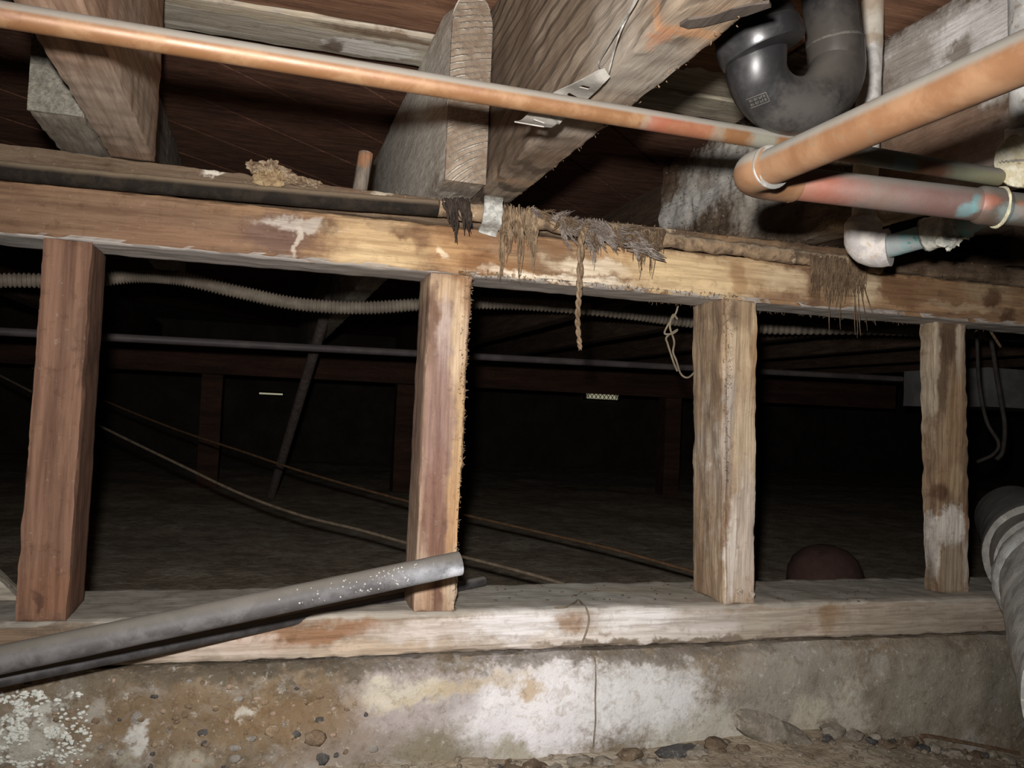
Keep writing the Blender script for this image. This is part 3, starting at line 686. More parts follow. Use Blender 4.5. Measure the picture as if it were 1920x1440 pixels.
tube('pipe', line(r0, r1, 80), .01335, m_galv, t4, seg=24, fn=lambda q,t,a: .0006*nz(q,90)+.0003*nz(q,260))
eb_ = catmull([PD(1619,408,.94), PD(1618,432,.94), PD(1621,456,.938), PD(1640,467,.935), PD(1668,464,.926)], 8)
tube('elbow', eb_, [.0145+.0055*min(1, i/4) if i < 27 else .0205 for i in range(len(eb_))], m_corr, t4, seg=28, fn=lambda q,t,a: .0012*nz(q,60)+.0004*nz(q,250))
st_ = line(PD(1655,465.5,.93), PD(1752,438,.88), 20)
tube('stub', st_, .0121, m_teal, t4, seg=24, fn=lambda q,t,a: .0004*nz(q,150))
un = line(PD(1732,441,.888), PD(1806,424,.856), 22)
uo = tube('union', un, [.0122,.0165,.0172,.0172]+[.0166]*12+[.0155,.0148,.014,.0135,.013,.0125,.012], m_crust, t4, seg=26, fn=lambda q,t,a: .0015*nz(q,90)+.0008*nz(q,230))
tube('rim', line(PD(1728,442,.889), PD(1736,440,.886), 2), [.0124,.0172,.0160], m_solder, uo, seg=26)
tube('nozzle', line(PD(1800,425,.858), PD(1866,407,.83), 12), [.0125-.0006*i for i in range(13)], m_teal, t4, seg=20, fn=lambda q,t,a: .0012*nz(q,110))
gs = [blob_geo(PD(x,y,.855), (r,r,r*1.1), i, 2, .5) for i,(x,y,r) in enumerate([(1768,452,.006),(1782,458,.005),(1792,452,.0045),(1812,442,.004),(1820,438,.003),(1778,464,.003)])]
V, Fc = join(*gs); mesh('mineral_crust', V, Fc, m_crust, uo)

# ---- second riser at the right edge, joined by the thin copper pipe
m_tee = metal('tee_iron', (128,120,106), (160,152,134), (196,190,170), 60, .1, .7, bump=.7)
m_rim = metal('tee_rim', (190,176,132), (214,206,180), (140,110,66), 90, .1, .6, bump=.8)
tc = PD(1926,300,.765)
t5 = empty('water_riser', tc-Vector((0,0,.024)), 'galvanised riser at the right edge ending in a round capped tee', 'pipe')
tube('pipe', line(PD(1920,-140,.752), PD(1924,262,.762), 50), .0133, m_galv, t5, seg=24, fn=lambda q,t,a: .0007*nz(q,90))
ax_ = (EYE-tc).normalized(); ax_ = (ax_+_R*-.25).normalized()
tube('tee_body', [tc-ax_*.03, tc-ax_*.002, tc+ax_*.012, tc+ax_*.0135], [.0225,.0235,.0235,.0215], m_tee, t5, seg=32, fn=lambda q,t,a: .0008*nz(q,80))
tube('rim', [tc+ax_*.006, tc+ax_*.0125, tc+ax_*.0145, tc+ax_*.0125], [.0236,.0245,.0235,.0212], m_rim, t5, seg=32, fn=lambda q,t,a: .0012*nz(q,120))
tube('sleeve', line(tc+Vector((0,0,.016)), PD(1924,235,.762), 8), .0172, m_galv, t5, seg=24, fn=lambda q,t,a: .0014*nz(q,70))

# ---- old black pipe along the plate
m_black = metal('black_iron', (32,26,21), (46,38,30), None, 60, 0, .9, dust=((134,112,86),.95), bump=.4, dlo=.0, dhi=.8, spec=.12)
m_rust = metal('crusted_pipe', (150,118,82), (96,72,50), (190,160,120), 55, 0, .9, dust=((176,150,116),.5), bump=1.0)
bp = [P(-170,300,-.0145), P(100,329,-.014), P(350,352,-.014), P(600,374,-.0135), P(820,391,-.013)]
t6 = empty('old_pipe', P(820,402,-.009), 'old black iron pipe lying along the top plate, crusted brown to the right', 'pipe')
tube('pipe', catmull(bp, 24), .0098, m_black, t6, seg=20, fn=lambda q,t,a: .0006*nz(q,50))
cr = catmull([P(822,391,-.013), P(950,408,-.012), P(1100,428,-.011), P(1240,450,-.010), P(1400,470,-.010), P(1540,488,-.010), P(1650,501,-.008)], 26)
o = tube('pipe', cr, .0095, m_rust, t6, seg=18, fn=lambda q,t,a: .0028*nz(q,60)+.0016*nz(q,170)); o['label'] = 'crusted brown length of the pipe'

# ---- strip helper (bands, straps)
def strip_geo(pts, wd, width, th, holes=(), n=None):
    """flat band along pts; wd = list of width directions; holes = parameter positions along the band with an oblong hole"""
    V = []; Fc = []; N = len(pts); cols = [-1, -.38, .38, 1]
    nn = []
    for i in range(N):
        t = (pts[min(i+1,N-1)]-pts[max(i-1,0)]).normalized(); w = (wd[i]-t*wd[i].dot(t)).normalized(); nn.append((w, t.cross(w)))
    for side in (1, -1):
        for i in range(N):
            w, nr = nn[i]
            for c in cols: V.append(pts[i] + w*(c*width[i]/2) + nr*(th/2*side))
    H = N*4
    for i in range(N-1):
        for c in range(3):
            if c == 1 and i in holes:
                a = i*4+1
                for (x, y) in ((a,a+1),(a+1,a+5),(a+5,a+4),(a+4,a)): Fc.append((x, y, y+H, x+H))
                continue
            a = i*4+c; Fc.append((a, a+1, a+5, a+4)); Fc.append((H+a, H+a+4, H+a+5, H+a+1))
        for c in (0, 3): a = i*4+c; Fc.append((a, a+4, a+4+H, a+H))
    for i in (0, N-1):
        for c in range(3): a = i*4+c; Fc.append((a, a+1, a+1+H, a+H))
    return V, Fc

# ---- pipe clamp: pale crusted band over the old pipe
m_clamp = metal('clamp_zinc', (150,148,140), (190,188,180), (120,100,78), 130, .1, .7, bump=.7)
def clampp(px, prof): return [P(px+dx, py, Y) for dx, py, Y in prof]
prof = [(4,366,.017),(4,370,-.012),(3,380,-.0275),(2,398,-.0295),(0,416,-.027),(-3,427,-.013),(-7,434,-.0065),(-9,440,-.005)]
pts = catmull(clampp(922, prof), 4)
V, Fc = strip_geo(pts, [Vector((1,0,-.04))]*len(pts), [.0225]*len(pts), .003)
V = [v + nzv(v,120)*.0012 for v in V]
finish(mesh('pipe_clamp', V, Fc, m_clamp, sharp=60), 'pale zinc clamp band over the old pipe beside the frayed wrapping', 'clamp')

# ---- perforated hanger strap and its wires
m_strap = metal('strap_zinc', (134,128,118), (152,146,136), None, 60, .2, .5, bump=.25)
sT = PZ(1139,136,zP+.001); sb = [sT, PD(1112,153,depth(sT)+.006), PD(1082,173,.655), PD(1050,196,.666), PD(1026,214,.668), PD(1008,230,.655), PD(992,233,.640)]
pts = catmull(sb, 5); wdirs = []; wid = []
for i in range(len(pts)):
    t = i/(len(pts)-1); wdirs.append((_R*(.95-.2*t)-_U*(.1) + _F*(.5*(1-t)))); wid.append(.009+.015*min(1, t*3))
V, Fc = strip_geo(pts, wdirs, wid, .0009, holes=(7,11,15,19,24))
finish(mesh('hanger_strap', V, Fc, m_strap, sharp=30), 'perforated metal hanger strap wired to the big joist behind the thin copper pipe', 'strap')
m_wire = metal('wire_zinc', (120,114,106), (146,140,130), None, 80, .3, .5)
wx = JX-.0035
w1 = catmull([sT+Vector((-.002,-.001,0)), PX(1122,120,wx), PX(1133,98,wx), PX(1152,66,wx-.002), PX(1168,40,wx-.003), PX(1186,14,wx-.003), PX(1206,-24,wx-.002)], 6)
w2 = catmull([sT+Vector((0,-.002,-.001)), PX(1143,128,wx), PX(1150,100,wx-.001), PX(1158,72,wx-.004), PX(1168,48,wx-.001), PX(1180,24,wx-.001), PX(1200,-24,wx-.001)], 6)
tube('tie_wire', w1, .00085, m_wire, seg=6); finish(bpy.data.objects['tie_wire'], 'left strand of tie wire running up the wavy grained joist', 'wire', 'tie wires on the big joist')
o = tube('tie_wire', w2, .00085, m_wire, seg=6); finish(o, 'right strand of tie wire crossing the joist corner above the strap', 'wire', 'tie wires on the big joist')

# ---- loose pipes at lower left
m_gpipe = metal('dusty_grey_pipe', (74,70,70), (98,94,94), None, 40, 0, .66, dust=((106,99,87),.85), bump=.25, dlo=.1, dhi=.9,
    blobs=[dict(c=PD(800,1068,.875), r=(.045,.05,.018), col=(150,152,160), a=.85, soft=.6, rot=0, rag=1.5), dict(c=PD(640,1105,.86), r=(.05,.05,.018), col=(108,108,116), a=.7, soft=.6, rot=0, rag=1.5), dict(c=PD(845,1070,.87), r=(.012,.05,.008), col=(200,204,214), a=.8, soft=.5, rot=0, rag=1.5)])
gA, gB = PD(0,1237,.712), PD(862,1056,.862); gL = PLINE(-120,1262,gA,gB)
tp = empty('loose_pipe', gB, 'dusty grey pipe slanting across the foreground with its cut end at the mauve stud', 'pipe')
tube('pipe', line(gL, gB, 70), .0123, m_gpipe, tp, seg=26, hollow=.8, fn=lambda q,t,a: .00025*nz(q,60))
gt = bvh(tp.children[0]); m_drop = metal('dust_crumb', (160,158,156), (184,182,178), scale=200, rough=.4, spec=.6)
gs = []
for i in range(70):
    x = random.gauss(700, 70); y = 1237-(x)*.2085+random.uniform(-17,17); h = hit(gt, x, y, 0)
    if h is not None: gs.append(blob_geo(h, (random.uniform(.0005,.0012),)*3, i, 1, .2))
V, Fc = join(*gs); o = mesh('specks', V, Fc, m_drop, tp); o['kind'] = 'stuff'
m_tubeb = metal('black_tube', (48,46,48), (66,64,66), None, 40, 0, .5, dust=((120,112,100),.55), bump=.1, dlo=.3, dhi=.95)
bA = PD(-40,1283,.742); bB = P(907,1076,.125); bB.z = zB+.0095
finish(tube('loose_tube', line(PLINE(-110,1298,bA,bB), bB, 60), .0066, m_tubeb, seg=18, hollow=.7), 'thin black tube under the grey pipe, its tip on the sill', 'tube')

# ---- big drain pipe at lower right
m_drain = metal('drain_iron', (120,116,110), (150,146,138), (176,172,160), 26, 0, .75, dust=((150,146,136),.6), bump=.5)
m_drain2 = metal('drain_white', (176,178,174), (140,138,134), (206,204,196), 40, 0, .8, bump=.9, blobs=[dict(c=PD(1890,1140,.98), r=(.012,.2,.05), col=(214,214,208), a=.8, soft=.5, rot=0, rag=1.5)])
n0, n1 = PD(1994,1092,1.06), PD(2096,1330,.72)
f0, f1 = PD(1975,1068,1.13), PD(1900,975,1.75)
t7 = empty('drain_pipe', n1-Vector((0,0,.07)), 'large crusted grey drain pipe with a hub at the lower right edge', 'drain pipe')
R_ = .072
tube('barrel', line(n0, n1, 30), R_, m_drain2, t7, seg=44, fn=lambda q,t,a: .0022*nz(q,30)+.0012*nz(q,110))
o = tube('barrel', line(f0, f1, 30), R_*.98, m_drain, t7, seg=40, fn=lambda q,t,a: .0015*nz(q,24)); o['label'] = 'darker far length of the pipe'
dn = (n1-n0).normalized()
tube('hub', [n0-dn*.016, n0-dn*.012, n0+dn*.0, n0+dn*.025, n0+dn*.034], [R_*.95,R_*1.06,R_*1.09,R_*1.08,R_*1.0], m_drain2, t7, seg=44, fn=lambda q,t,a: .003*nz(q,60)+.0015*nz(q,160))
df = (f1-f0).normalized()
tube('hub', [f0+df*.10, f0+df*.105, f0+df*.15, f0+df*.155], [R_*.98,R_*1.1,R_*1.1,R_*.98], m_drain, t7, seg=40, fn=lambda q,t,a: .001*nz(q,60))

# ================================================================== FIBRES, ROPE, FUNGUS
m_jute = wood('jute', (180,150,112), (112,84,56), 'Z', fine=220, stretch=5, bump=.6)
m_jgrey = wood('jute_grey', (176,162,150), (110,94,84), 'X', fine=220, stretch=4, bump=.6)
m_jbrown = wood('jute_brown', (146,116,82), (92,68,46), 'Z', fine=200, stretch=6, bump=.6)
m_tar = wood('tar_cloth', (78,62,50), (48,38,32), 'Z', fine=180, stretch=4, bump=.6)
def strand(px, py, L, r, Y=-.0165, lean=0, wig=4, n=9, fray=False, seed=0, inward=True):
    """a limp fibre from (px,py) hanging L pixels, over the pipe and then close to the plate"""
    rnd = random.Random(seed*131+int(px*7+py*3)); out = []; ph = rnd.uniform(0, 6); k = rnd.uniform(.6, 1.4)
    for i in range(n):
        t = i/(n-1); y = py+L*t; x = px+lean*t+wig*math.sin(ph+t*5*k)*t
        yy = Y + (0.011*min(1, t*1.6) if inward else 0) + .001*math.sin(ph*2+t*7)
        out.append(P(x, y, yy))
    return tube_geo(out, [r*(1-.75*(i/(n-1))**2) for i in range(n)], 5)
def fringe(name, strands, mat, label, cat='wrapping', group='frayed wrapping on the old pipe'):
    V, Fc = join(*strands); return finish(mesh(name, V, Fc, mat, sharp=None), label, cat, group)
rd = random.Random(3)
def lock(x, y, L, w, n, r, Y=-.019, lean=0, ang=None, seed=0, tip=.25, inward=.010):
    """a matted lock: fibres spread at the root and run together at the tip"""
    q = random.Random(seed*17+int(x)); out = []
    for i in range(n):
        o = q.gauss(0, w); y0 = y+q.uniform(-5,8); l = L*q.uniform(.55, 1.05); ph = q.uniform(0,6); yy = Y-q.uniform(0,.004); pp = []
        for k in range(9):
            t = k/8; sp = o*(1-(1-tip)*t)
            if ang is None: px_, py_ = x+sp+lean*t+2.2*math.sin(ph+6*t), y0+l*t
            else: px_, py_ = x+l*t*math.cos(ang)+sp*math.sin(ang)+2*math.sin(ph+6*t), y0+l*t*math.sin(ang)+sp*math.cos(ang)+2*math.cos(ph+5*t)
            pp.append(P(px_, py_, yy+inward*min(1, max(0, (py_-y-18)/45))))
        rr = r*q.uniform(.4, 1.2); out.append(tube_geo(pp, [rr*(1-.7*(k/8)**2) for k in range(9)], 4))
    return out
g = []
for i,(x,y,L,w,n,ln) in enumerate([(944,390,136,4,16,-5),(953,388,88,4,14,2),(962,390,62,4,14,6),(974,388,134,4,18,0),(985,390,72,5,16,4),(996,392,116,4,18,4),(1003,394,80,4,14,2),(955,396,100,9,14,-6),(988,400,60,10,14,8),(968,388,48,22,26,0)]): g += lock(x,y,L,w,n,.0011,lean=ln,seed=i)
fringe('frayed_wrapping', g, m_jute, 'tan clump of frayed fibres hanging beside the zinc clamp')
g = []; g2 = []
for i in range(52):
    x = rd.uniform(1000,1225); yb = 394+(x-1000)*.23+rd.uniform(-4,24)
    (g if rd.random() < .65 else g2).extend(lock(x, yb, rd.uniform(18,48), rd.uniform(3,7), 12, rd.uniform(.0006,.0012), Y=-.017-rd.uniform(0,.006), ang=rd.uniform(.1,1.3) if rd.random()<.8 else rd.uniform(-.6,.2), seed=i, inward=.006))
tg = fringe('frayed_wrapping', g, m_jgrey, 'grey brown tangle of frayed wrapping along the middle of the crusted pipe')
V, Fc = join(*g2); o = mesh('brown_fibres', V, Fc, m_jbrown, tg, sharp=None); o['label'] = 'browner fibres in the tangle'
g = []
for i,(x,L) in enumerate([(1096,48),(1106,62),(1113,84),(1120,58),(1128,46)]): g += lock(x, 414, L, 4, 14, .0010, seed=i, lean=2)
fringe('frayed_wrapping', g, m_jgrey, 'short pale grey strands hanging just right of the twisted rope')
g = []
for i,(x,L) in enumerate([(1190,50),(1200,88),(1206,70),(1214,50),(1222,84),(1232,46),(1240,40)]): g += lock(x, 432, L, 4, 10, .0008, Y=-.0185, seed=i, lean=0)
fringe('frayed_wrapping', g, m_jbrown, 'thin tan fringe hanging over the yellow part of the plate')
g = []
for i in range(15): g += lock(1524+i*7, 480+i*.7, rd.uniform(50,92), 5, 14, .0013, Y=-.0165, seed=i, lean=rd.uniform(-4,4), tip=.6)
g += [strand(x, 500, L, .0011, -.016, ln, 3, 14, seed=300+i) for i,(x,L,ln) in enumerate([(1562,126,-10),(1580,118,-4),(1602,134,4),(1606,130,10),(1610,120,14),(1612,110,28),(1600,128,6),(1572,60,2)])]
fringe('frayed_wrapping', g, m_jbrown, 'dark brown fringe of long strands hanging below the corroded elbow')
g = []
for i,(x,L,ln) in enumerate([(836,40,10),(844,52,8),(852,78,2),(860,60,12),(866,70,14),(872,50,12)]): g += lock(x, 374, L, 4, 12, .0018, Y=-.0235, seed=i, lean=ln, tip=.35)
fringe('frayed_wrapping', g, m_tar, 'black tarred rag hanging at the end of the black pipe')
# twisted rope end
core = catmull([P(1098,424,-.026), P(1090,452,-.024), P(1087,520,-.012), P(1085,560,-.010), P(1083,600,-.010), P(1086,638,-.010), P(1088,657,-.010)], 26)
tw = empty('hanging_rope', core[-1], 'single twisted rope end hanging free below the top plate', 'rope')
for ph in (0, math.pi):
    pp = []
    for i, c in enumerate(core):
        a = ph+i*.26; t = i/len(core); rr = .0014+.0008*(1-t); pp.append(c+Vector((math.cos(a)*rr, math.sin(a)*rr, 0)))
    tube('ply', pp, [(.0028-.0011*(i/len(pp)))*(1 if i < len(pp)-8 else max(.25,(len(pp)-i)/8)) for i in range(len(pp))], m_jute, tw, seg=8, fn=lambda q,t,a: .0005*nz(q,250))
# knotted twine behind the plate
def kn(pl, Y): return catmull([P(x, y, Y+dy) for x,y,dy in pl], 8)
m_twine = plain('twine', (150,132,104), .9)
kt = empty('knotted_twine', P(1290,712,.13), 'knotted twine dangling in the gap just left of the pale stud', 'twine')
tube('twine', kn([(1274,556,0),(1268,585,0),(1255,605,.002),(1246,625,0),(1262,625,-.003),(1270,618,0),(1250,632,.003),(1252,645,0),(1258,664,-.002),(1264,682,0),(1270,696,0)],.13), .0014, m_twine, kt, seg=7)
tube('twine', kn([(1270,598,.002),(1262,590,0),(1256,612,-.002),(1264,640,.002),(1262,660,.003),(1268,676,0),(1276,700,.004),(1288,708,.006),(1300,700,.01),(1312,680,.012)],.13), .0014, m_twine, kt, seg=7)
# fungus on the upper plate
m_fung = rock('tan_fungus', (150,116,74), (180,150,102), 90, bump=1.0)
m_fung2 = rock('brown_fungus', (128,96,66), (176,150,116), 110, bump=1.0)
fg = empty('fungus', P(505,345,.008), 'lumpy tan fungus growing on the upper plate above the black pipe', 'fungus')
V, Fc = join(*[blob_geo(P(x,y,.012), (rx,.007,rz), i, 3, .45, 5) for i,(x,y,rx,rz) in enumerate([(503,339,.014,.0095),(520,331,.009,.007),(492,330,.007,.006)])]); mesh('cap', V, Fc, m_fung, fg)
V, Fc = join(*[blob_geo(P(x,y,.016), (rx,.007,rz), i+9, 3, .5, 6) for i,(x,y,rx,rz) in enumerate([(472,311,.006,.005),(486,316,.009,.007),(505,316,.010,.009),(524,325,.010,.008),(542,334,.010,.006),(562,340,.012,.005),(586,344,.010,.004)])]); mesh('crust', V, Fc, m_fung2, fg)

# ---- torn splinters along rotten edges
def splinters(parent, pred, n, dirs, L, r, mat, seed=0):
    q = random.Random(seed); gs = []; B = wloc(parent)
    cand = [v.co+B for v in parent.data.vertices if pred(v.co+B)]
    for i in range(n):
        p = q.choice(cand) + Vector((q.uniform(-.002,.002), q.uniform(-.0005,.0005), q.uniform(-.002,.002)))
        d = (Vector(dirs)+Vector((q.uniform(-.7,.7), q.uniform(-.4,.4), q.uniform(-.7,.7)))).normalized(); l = L*q.uniform(.3,1.1)
        e = Vector((q.uniform(-.3,.3), q.uniform(-.3,.3), q.uniform(-.3,.3)))*l
        gs.append(tube_geo([p-d*l*.4, p+d*l*.3, p+d*l*.6+e], [r, r*.8, r*.2], 4))
    V, Fc = join(*gs); o = mesh('splinters', V, Fc, mat, parent, sharp=None); o['kind'] = 'stuff'; return o
s2o = [o for o in bpy.data.objects if o.name.startswith('wall_stud') and 'mauve' in o['label']][0]
def right_edge(v):
    a = P(885,520,0); b = P(862,1148,0); t = (v.z-a.z)/(b.z-a.z); return v.y < .012 and v.x > a.x+(b.x-a.x)*t-.010
splinters(s2o, right_edge, 320, (.5,-.3,.2), .005, .0006, m_jute, 1)
splinters(st3, lambda v: v.y < .006 and v.x < P(1364,900,0).x, 160, (-.3,-.5,.3), .005, .0006, m_jute, 2)
splinters(lower_plate, lambda v: v.y < .004 and v.z < zT+.006 and .22 < v.x < .6, 200, (0,-.4,-.6), .006, .0006, m_jute, 3)
splinters(lower_plate, lambda v: v.y > .08 and v.z < zT+.004 and .5 < v.x < 1.1, 120, (0,-.2,-.8), .006, .0006, m_jbrown, 4)
splinters(upper_plate, lambda v: v.y < .03 and v.z > zP-.012 and .13 < v.x < .55, 320, (0,-.7,.5), .006, .0007, m_jute, 5)
splinters(upper_plate, lambda v: v.y < .03 and v.x > .5, 420, (0,-.8,.3), .007, .0008, m_jbrown, 6)
splinters(near_c, lambda v: v.x > JX+JW-.008 and v.z < zP+.010 and v.y > -.6, 130, (.6,0,-.4), .003, .0005, m_jbrown, 7)
splinters(near_r, lambda v: v.x < RX+.008 and -.15 < v.y < .43, 700, (-.8,0,.2), .007, .0008, m_jgrey, 8)

# ================================================================== FOOT OF THE WALL: gravel, twine, rubble
wt = bvh(wall_front); sil_t = bvh(sill)
m_peb = [rock('pebble_'+n_, a, b, 120, bump=.3) for n_, a, b in (('dark',(66,64,62),(86,82,78)),('grey',(118,112,102),(144,136,126)),('tan',(132,106,76),(156,130,96)),('pink',(150,120,96),(168,140,118)),('brown',(110,86,62),(130,106,80)))]
spec = [(382,1375,13,8,0),(555,1377,9,7,0),(590,1385,20,16,4),(602,1424,16,12,0),(440,1403,14,7,1),(384,1394,8,7,0),(510,1371,14,12,2),(256,1345,14,16,1),(306,1333,7,7,3),(532,1349,6,9,2),(356,1324,10,5,4),(447,1310,10,8,1),(290,1397,8,7,2),(224,1349,4,6,0),(700,1405,10,8,1),(318,1370,8,8,1),(345,1340,8,9,4),(470,1385,12,6,1),(440,1423,12,8,1),(600,1350,10,6,0),(180,1350,10,8,4),(650,1330,7,5,4),(405,1330,7,5,4),(130,1350,7,5,2)]
rd = random.Random(11)
for i in range(60): spec.append((rd.uniform(10,700), rd.uniform(1275,1438), rd.uniform(4.5,9), rd.uniform(4,7), rd.choice([1,2,2,3,4,4,0])))
for i, (x, y, a, b, k) in enumerate(spec):
    h = hit(wt, x, y, -.0004)
    if h is None: continue
    s = depth(h)/F_PX
    V, Fc = blob_geo(h, (a*s, .0017, b*s), i, 2 if a > 8 else 1, .22, 3); mesh('stone', V, Fc, m_peb[k], wall_front, sharp=None)
# white crystalline bloom at lower left, raised off the concrete
m_bloom = rock('white_bloom', (206,208,196), (228,230,220), 150, bump=.6, grit=False)
gs = []
for i in range(1500):
    x = rd.gauss(55, 55); y = rd.gauss(1375, 42) if rd.random() < .8 else rd.gauss(1310, 10)+0
    if nz((x*.035, y*.05, 0), 1, 5)+.5*nz((x*.12, y*.15, 0), 1, 6) < .02 or x > 170 or y < 1295: continue
    h = hit(wt, x, y, 0)
    if h is not None:
        s = rd.uniform(.0007,.0024); gs.append(blob_geo(h, (s*1.5, s*.5, s), i, 1, .5))
V, Fc = join(*gs); o = mesh('mineral_bloom', V, Fc, m_bloom, wall_front, sharp=None); o['kind'] = 'stuff'; o['label'] = 'white crystalline mineral bloom'
# twine stuck over the sill, root down the concrete
m_root = plain('root', (140,122,98), .9)
pp = [hit(sil_t, x, y, .0008) for x, y in [(1040,1141),(1062,1139),(1078,1131),(1084,1126),(1092,1134),(1100,1144),(1104,1160),(1101,1178),(1094,1198),(1087,1214)]]
finish(tube('twine', catmull([p for p in pp if p], 5), .0013, m_root, seg=7), 'short curl of twine draped over the edge of the sill', 'twine')
pp = [hit(wt, x, y, .0014) for x, y in [(1106,1222),(1114,1236),(1116,1270),(1115,1310),(1116,1350),(1113,1385),(1112,1404)]]
finish(tube('root', catmull([p for p in pp if p], 5), [.0010]*31 if len([p for p in pp if p]) == 7 else .001, m_root, seg=7), 'thin root hanging straight down the white concrete', 'root')
# crumbs on the sill
gs = []
for i in range(90):
    x, y = rd.uniform(880,1700), rd.uniform(1088,1128); h = hit(sil_t, x, y, .0004)
    if h is not None: gs.append(blob_geo(h, (rd.uniform(.0008,.0028), rd.uniform(.0008,.002), rd.uniform(.0006,.0014)), i, 1, .4))
V, Fc = join(*gs); finish(mesh('crumbs', V, Fc, plain('crumb', (92,72,54), .9), sharp=None), 'scattered dark wood crumbs on top of the sill', 'debris', kind='stuff')
# rubble
m_rub = [rock('rubble_'+n_, a, b, 60, bump=.7) for n_, a, b in (('grey',(118,108,94),(148,136,118)),('brown',(92,72,54),(120,98,74)),('dark',(62,60,60),(84,80,78)))]
fl_t = bvh(floor)
rub = [(1270,1425,40,16,2),(1180,1420,24,12,1),(1085,1418,26,10,0),(1000,1420,24,10,1),(1340,1420,22,12,1),(1560,1418,26,14,0),(1600,1425,20,12,0),(1640,1415,14,12,0),(1700,1420,22,12,1),(1750,1410,16,10,0),(1790,1425,20,10,0),(1830,1418,14,9,1),(1860,1408,12,8,0),(1890,1425,18,9,0),(1130,1432,20,10,0),(1220,1436,18,8,0),(1500,1432,22,10,0),(1660,1434,18,9,1),(960,1434,20,9,1),(1310,1438,18,8,0),(1390,1436,14,8,1),(1730,1436,16,8,2),(1040,1434,16,8,0)]
for i in range(44): rub.append((rd.uniform(930,1915), rd.uniform(1404,1440), rd.uniform(6,13), rd.uniform(4,8), rd.choice([0,0,1,1,2])))
for i, (x, y, a, b, k) in enumerate(rub):
    p = P(x, y+b*.6, CF-.012-.03*max(0,(y-1400)/40)); z = gz(p.x, p.y); p = PZ(x, y+b*.6, z) if False else Vector((p.x, p.y, z)); s = depth(p)/F_PX
    V, Fc = blob_geo(p+Vector((0,0,b*s*.4)), (a*s, min(a*s*.8,.011), b*s), i+50, 2, .35, 4)
    finish(mesh('rubble_stone', V, Fc, m_rub[k], sharp=25), 'small stone in the rubble at the foot of the concrete wall' if k != 2 else 'dark stone in the rubble at the foot of the concrete wall', 'stone', 'rubble at the foot of the wall')
gs = []
for i in range(420):
    x = rd.uniform(.12, 1.08); y = rd.uniform(CF-.12, CF-.004); r_ = rd.uniform(.0012,.0042)
    gs.append(blob_geo((x, y, gz(x,y)+r_*.3), (r_*rd.uniform(.8,1.6), r_, r_*.7), i, 1, .4))
V, Fc = join(*gs); finish(mesh('gravel', V, Fc, rock('gravel_bits', (104,90,72), (150,136,114), 90), sharp=20), 'loose fine gravel strewn on the dirt below the wall', 'gravel', kind='stuff')
# large pale flake
c = P(1440,1412,CF-.02); c.z = gz(c.x,c.y)+.012
V, Fc = blob_geo(c, (.045,.014,.021), 77, 3, .35, 2.5)
V = [v+Vector((0,0,-.35*(v.x-c.x))) for v in V]
finish(mesh('concrete_flake', V, Fc, m_rub[0], sharp=25), 'large pale flake of concrete leaning at the foot of the wall', 'stone')
m_scrap = metal('rusty_scrap', (110,78,50), (146,110,76), None, 60, .1, .8)
a_, b_ = P(1732,1379,CF-.004), P(1912,1412,CF-.004); pts = catmull([P(1731,1392,CF-.004), a_, P(1800,1390,CF-.005), b_], 6)
V, Fc = strip_geo(pts, [Vector((0,1,.3))]*len(pts), [.006]*len(pts), .0018)
finish(mesh('scrap_strip', V, Fc, m_scrap), 'rusty bent metal strip lying on the rubble at lower right', 'scrap')

# ================================================================== DARK SPACE BEYOND
m_flex = metal('flex_conduit', (128,114,96), (150,134,112), None, 30, 0, .6, dust=((140,124,104),.6), bump=.1)
fx = catmull([PD(-150,540,1.62), PD(0,526,1.68), PD(150,527,1.72), PD(260,517,1.75), PD(340,523,1.76), PD(450,548,1.8), PD(560,570,1.83), PD(680,577,1.88), PD(800,570,1.93), PD(920,568,1.97), PD(1040,574,2.0), PD(1180,588,2.05), PD(1300,604,2.1), PD(1450,616,2.15), PD(1650,618,2.2), PD(1850,628,2.3), PD(2050,645,2.4)], 70)
tube('flexible_conduit', fx, [.0138+.0022*math.sin(i*math.pi/2*.98) for i in range(len(fx))], m_flex, seg=14, sharp=None)
finish(bpy.data.objects['flexible_conduit'], 'ribbed flexible conduit sagging across the dark space just below the plate', 'conduit')
m_fp = metal('far_pipe', (92,82,82), (112,100,98), None, 12, 0, .6, dust=((104,92,88),.6))
finish(tube('far_pipe', line(PLINE(-100,604,PD(200,632,2.2),PD(1300,690,2.9)), PLINE(1690,712,PD(200,632,2.2),PD(1300,690,2.9)), 30), .0105, m_fp, seg=16), 'straight grey pipe running level through the dark space behind the studs', 'pipe')
m_pole = wood('far_pole_wood', (128,112,106), (98,84,78), 'Z')
pa, pb = PD(633,512,2.5), PD(508,930,3.4)
tp0 = PZ(640,490,zP) if False else pa
o = tube('leaning_pole', line(PLINE(640,486,pa,pb), pb, 20), .0172, m_pole, seg=12); finish(o, 'thin pole leaning away in the dark behind the flexible conduit', 'pole')
m_cab = plain('dusty_cable', (124,104,80), .8)
c1 = catmull([PD(-120,640,2.6), PD(0,704,2.35), PD(190,800,2.05), PD(330,868,1.9), PD(450,925,1.8), PD(560,965,1.72), PD(680,995,1.65), PD(770,1020,1.6), PD(900,1052,1.52), PD(1000,1078,1.46), PD(1060,1096,1.42)], 10)
finish(tube('cable', c1, .0031, m_cab, seg=10), 'pale cable sloping down to the sill, lower of the two', 'cable', 'cables in the dark')
m_cab2 = plain('brown_cable', (110,76,44), .8)
c2 = catmull([PD(60,690,2.9), PD(205,755,2.7), PD(330,805,2.55), PD(450,845,2.4), PD(580,888,2.25), PD(765,940,2.05), PD(900,972,1.95), PD(1030,1002,1.85), PD(1150,1030,1.75), PD(1300,1072,1.65), PD(1400,1100,1.6)], 10)
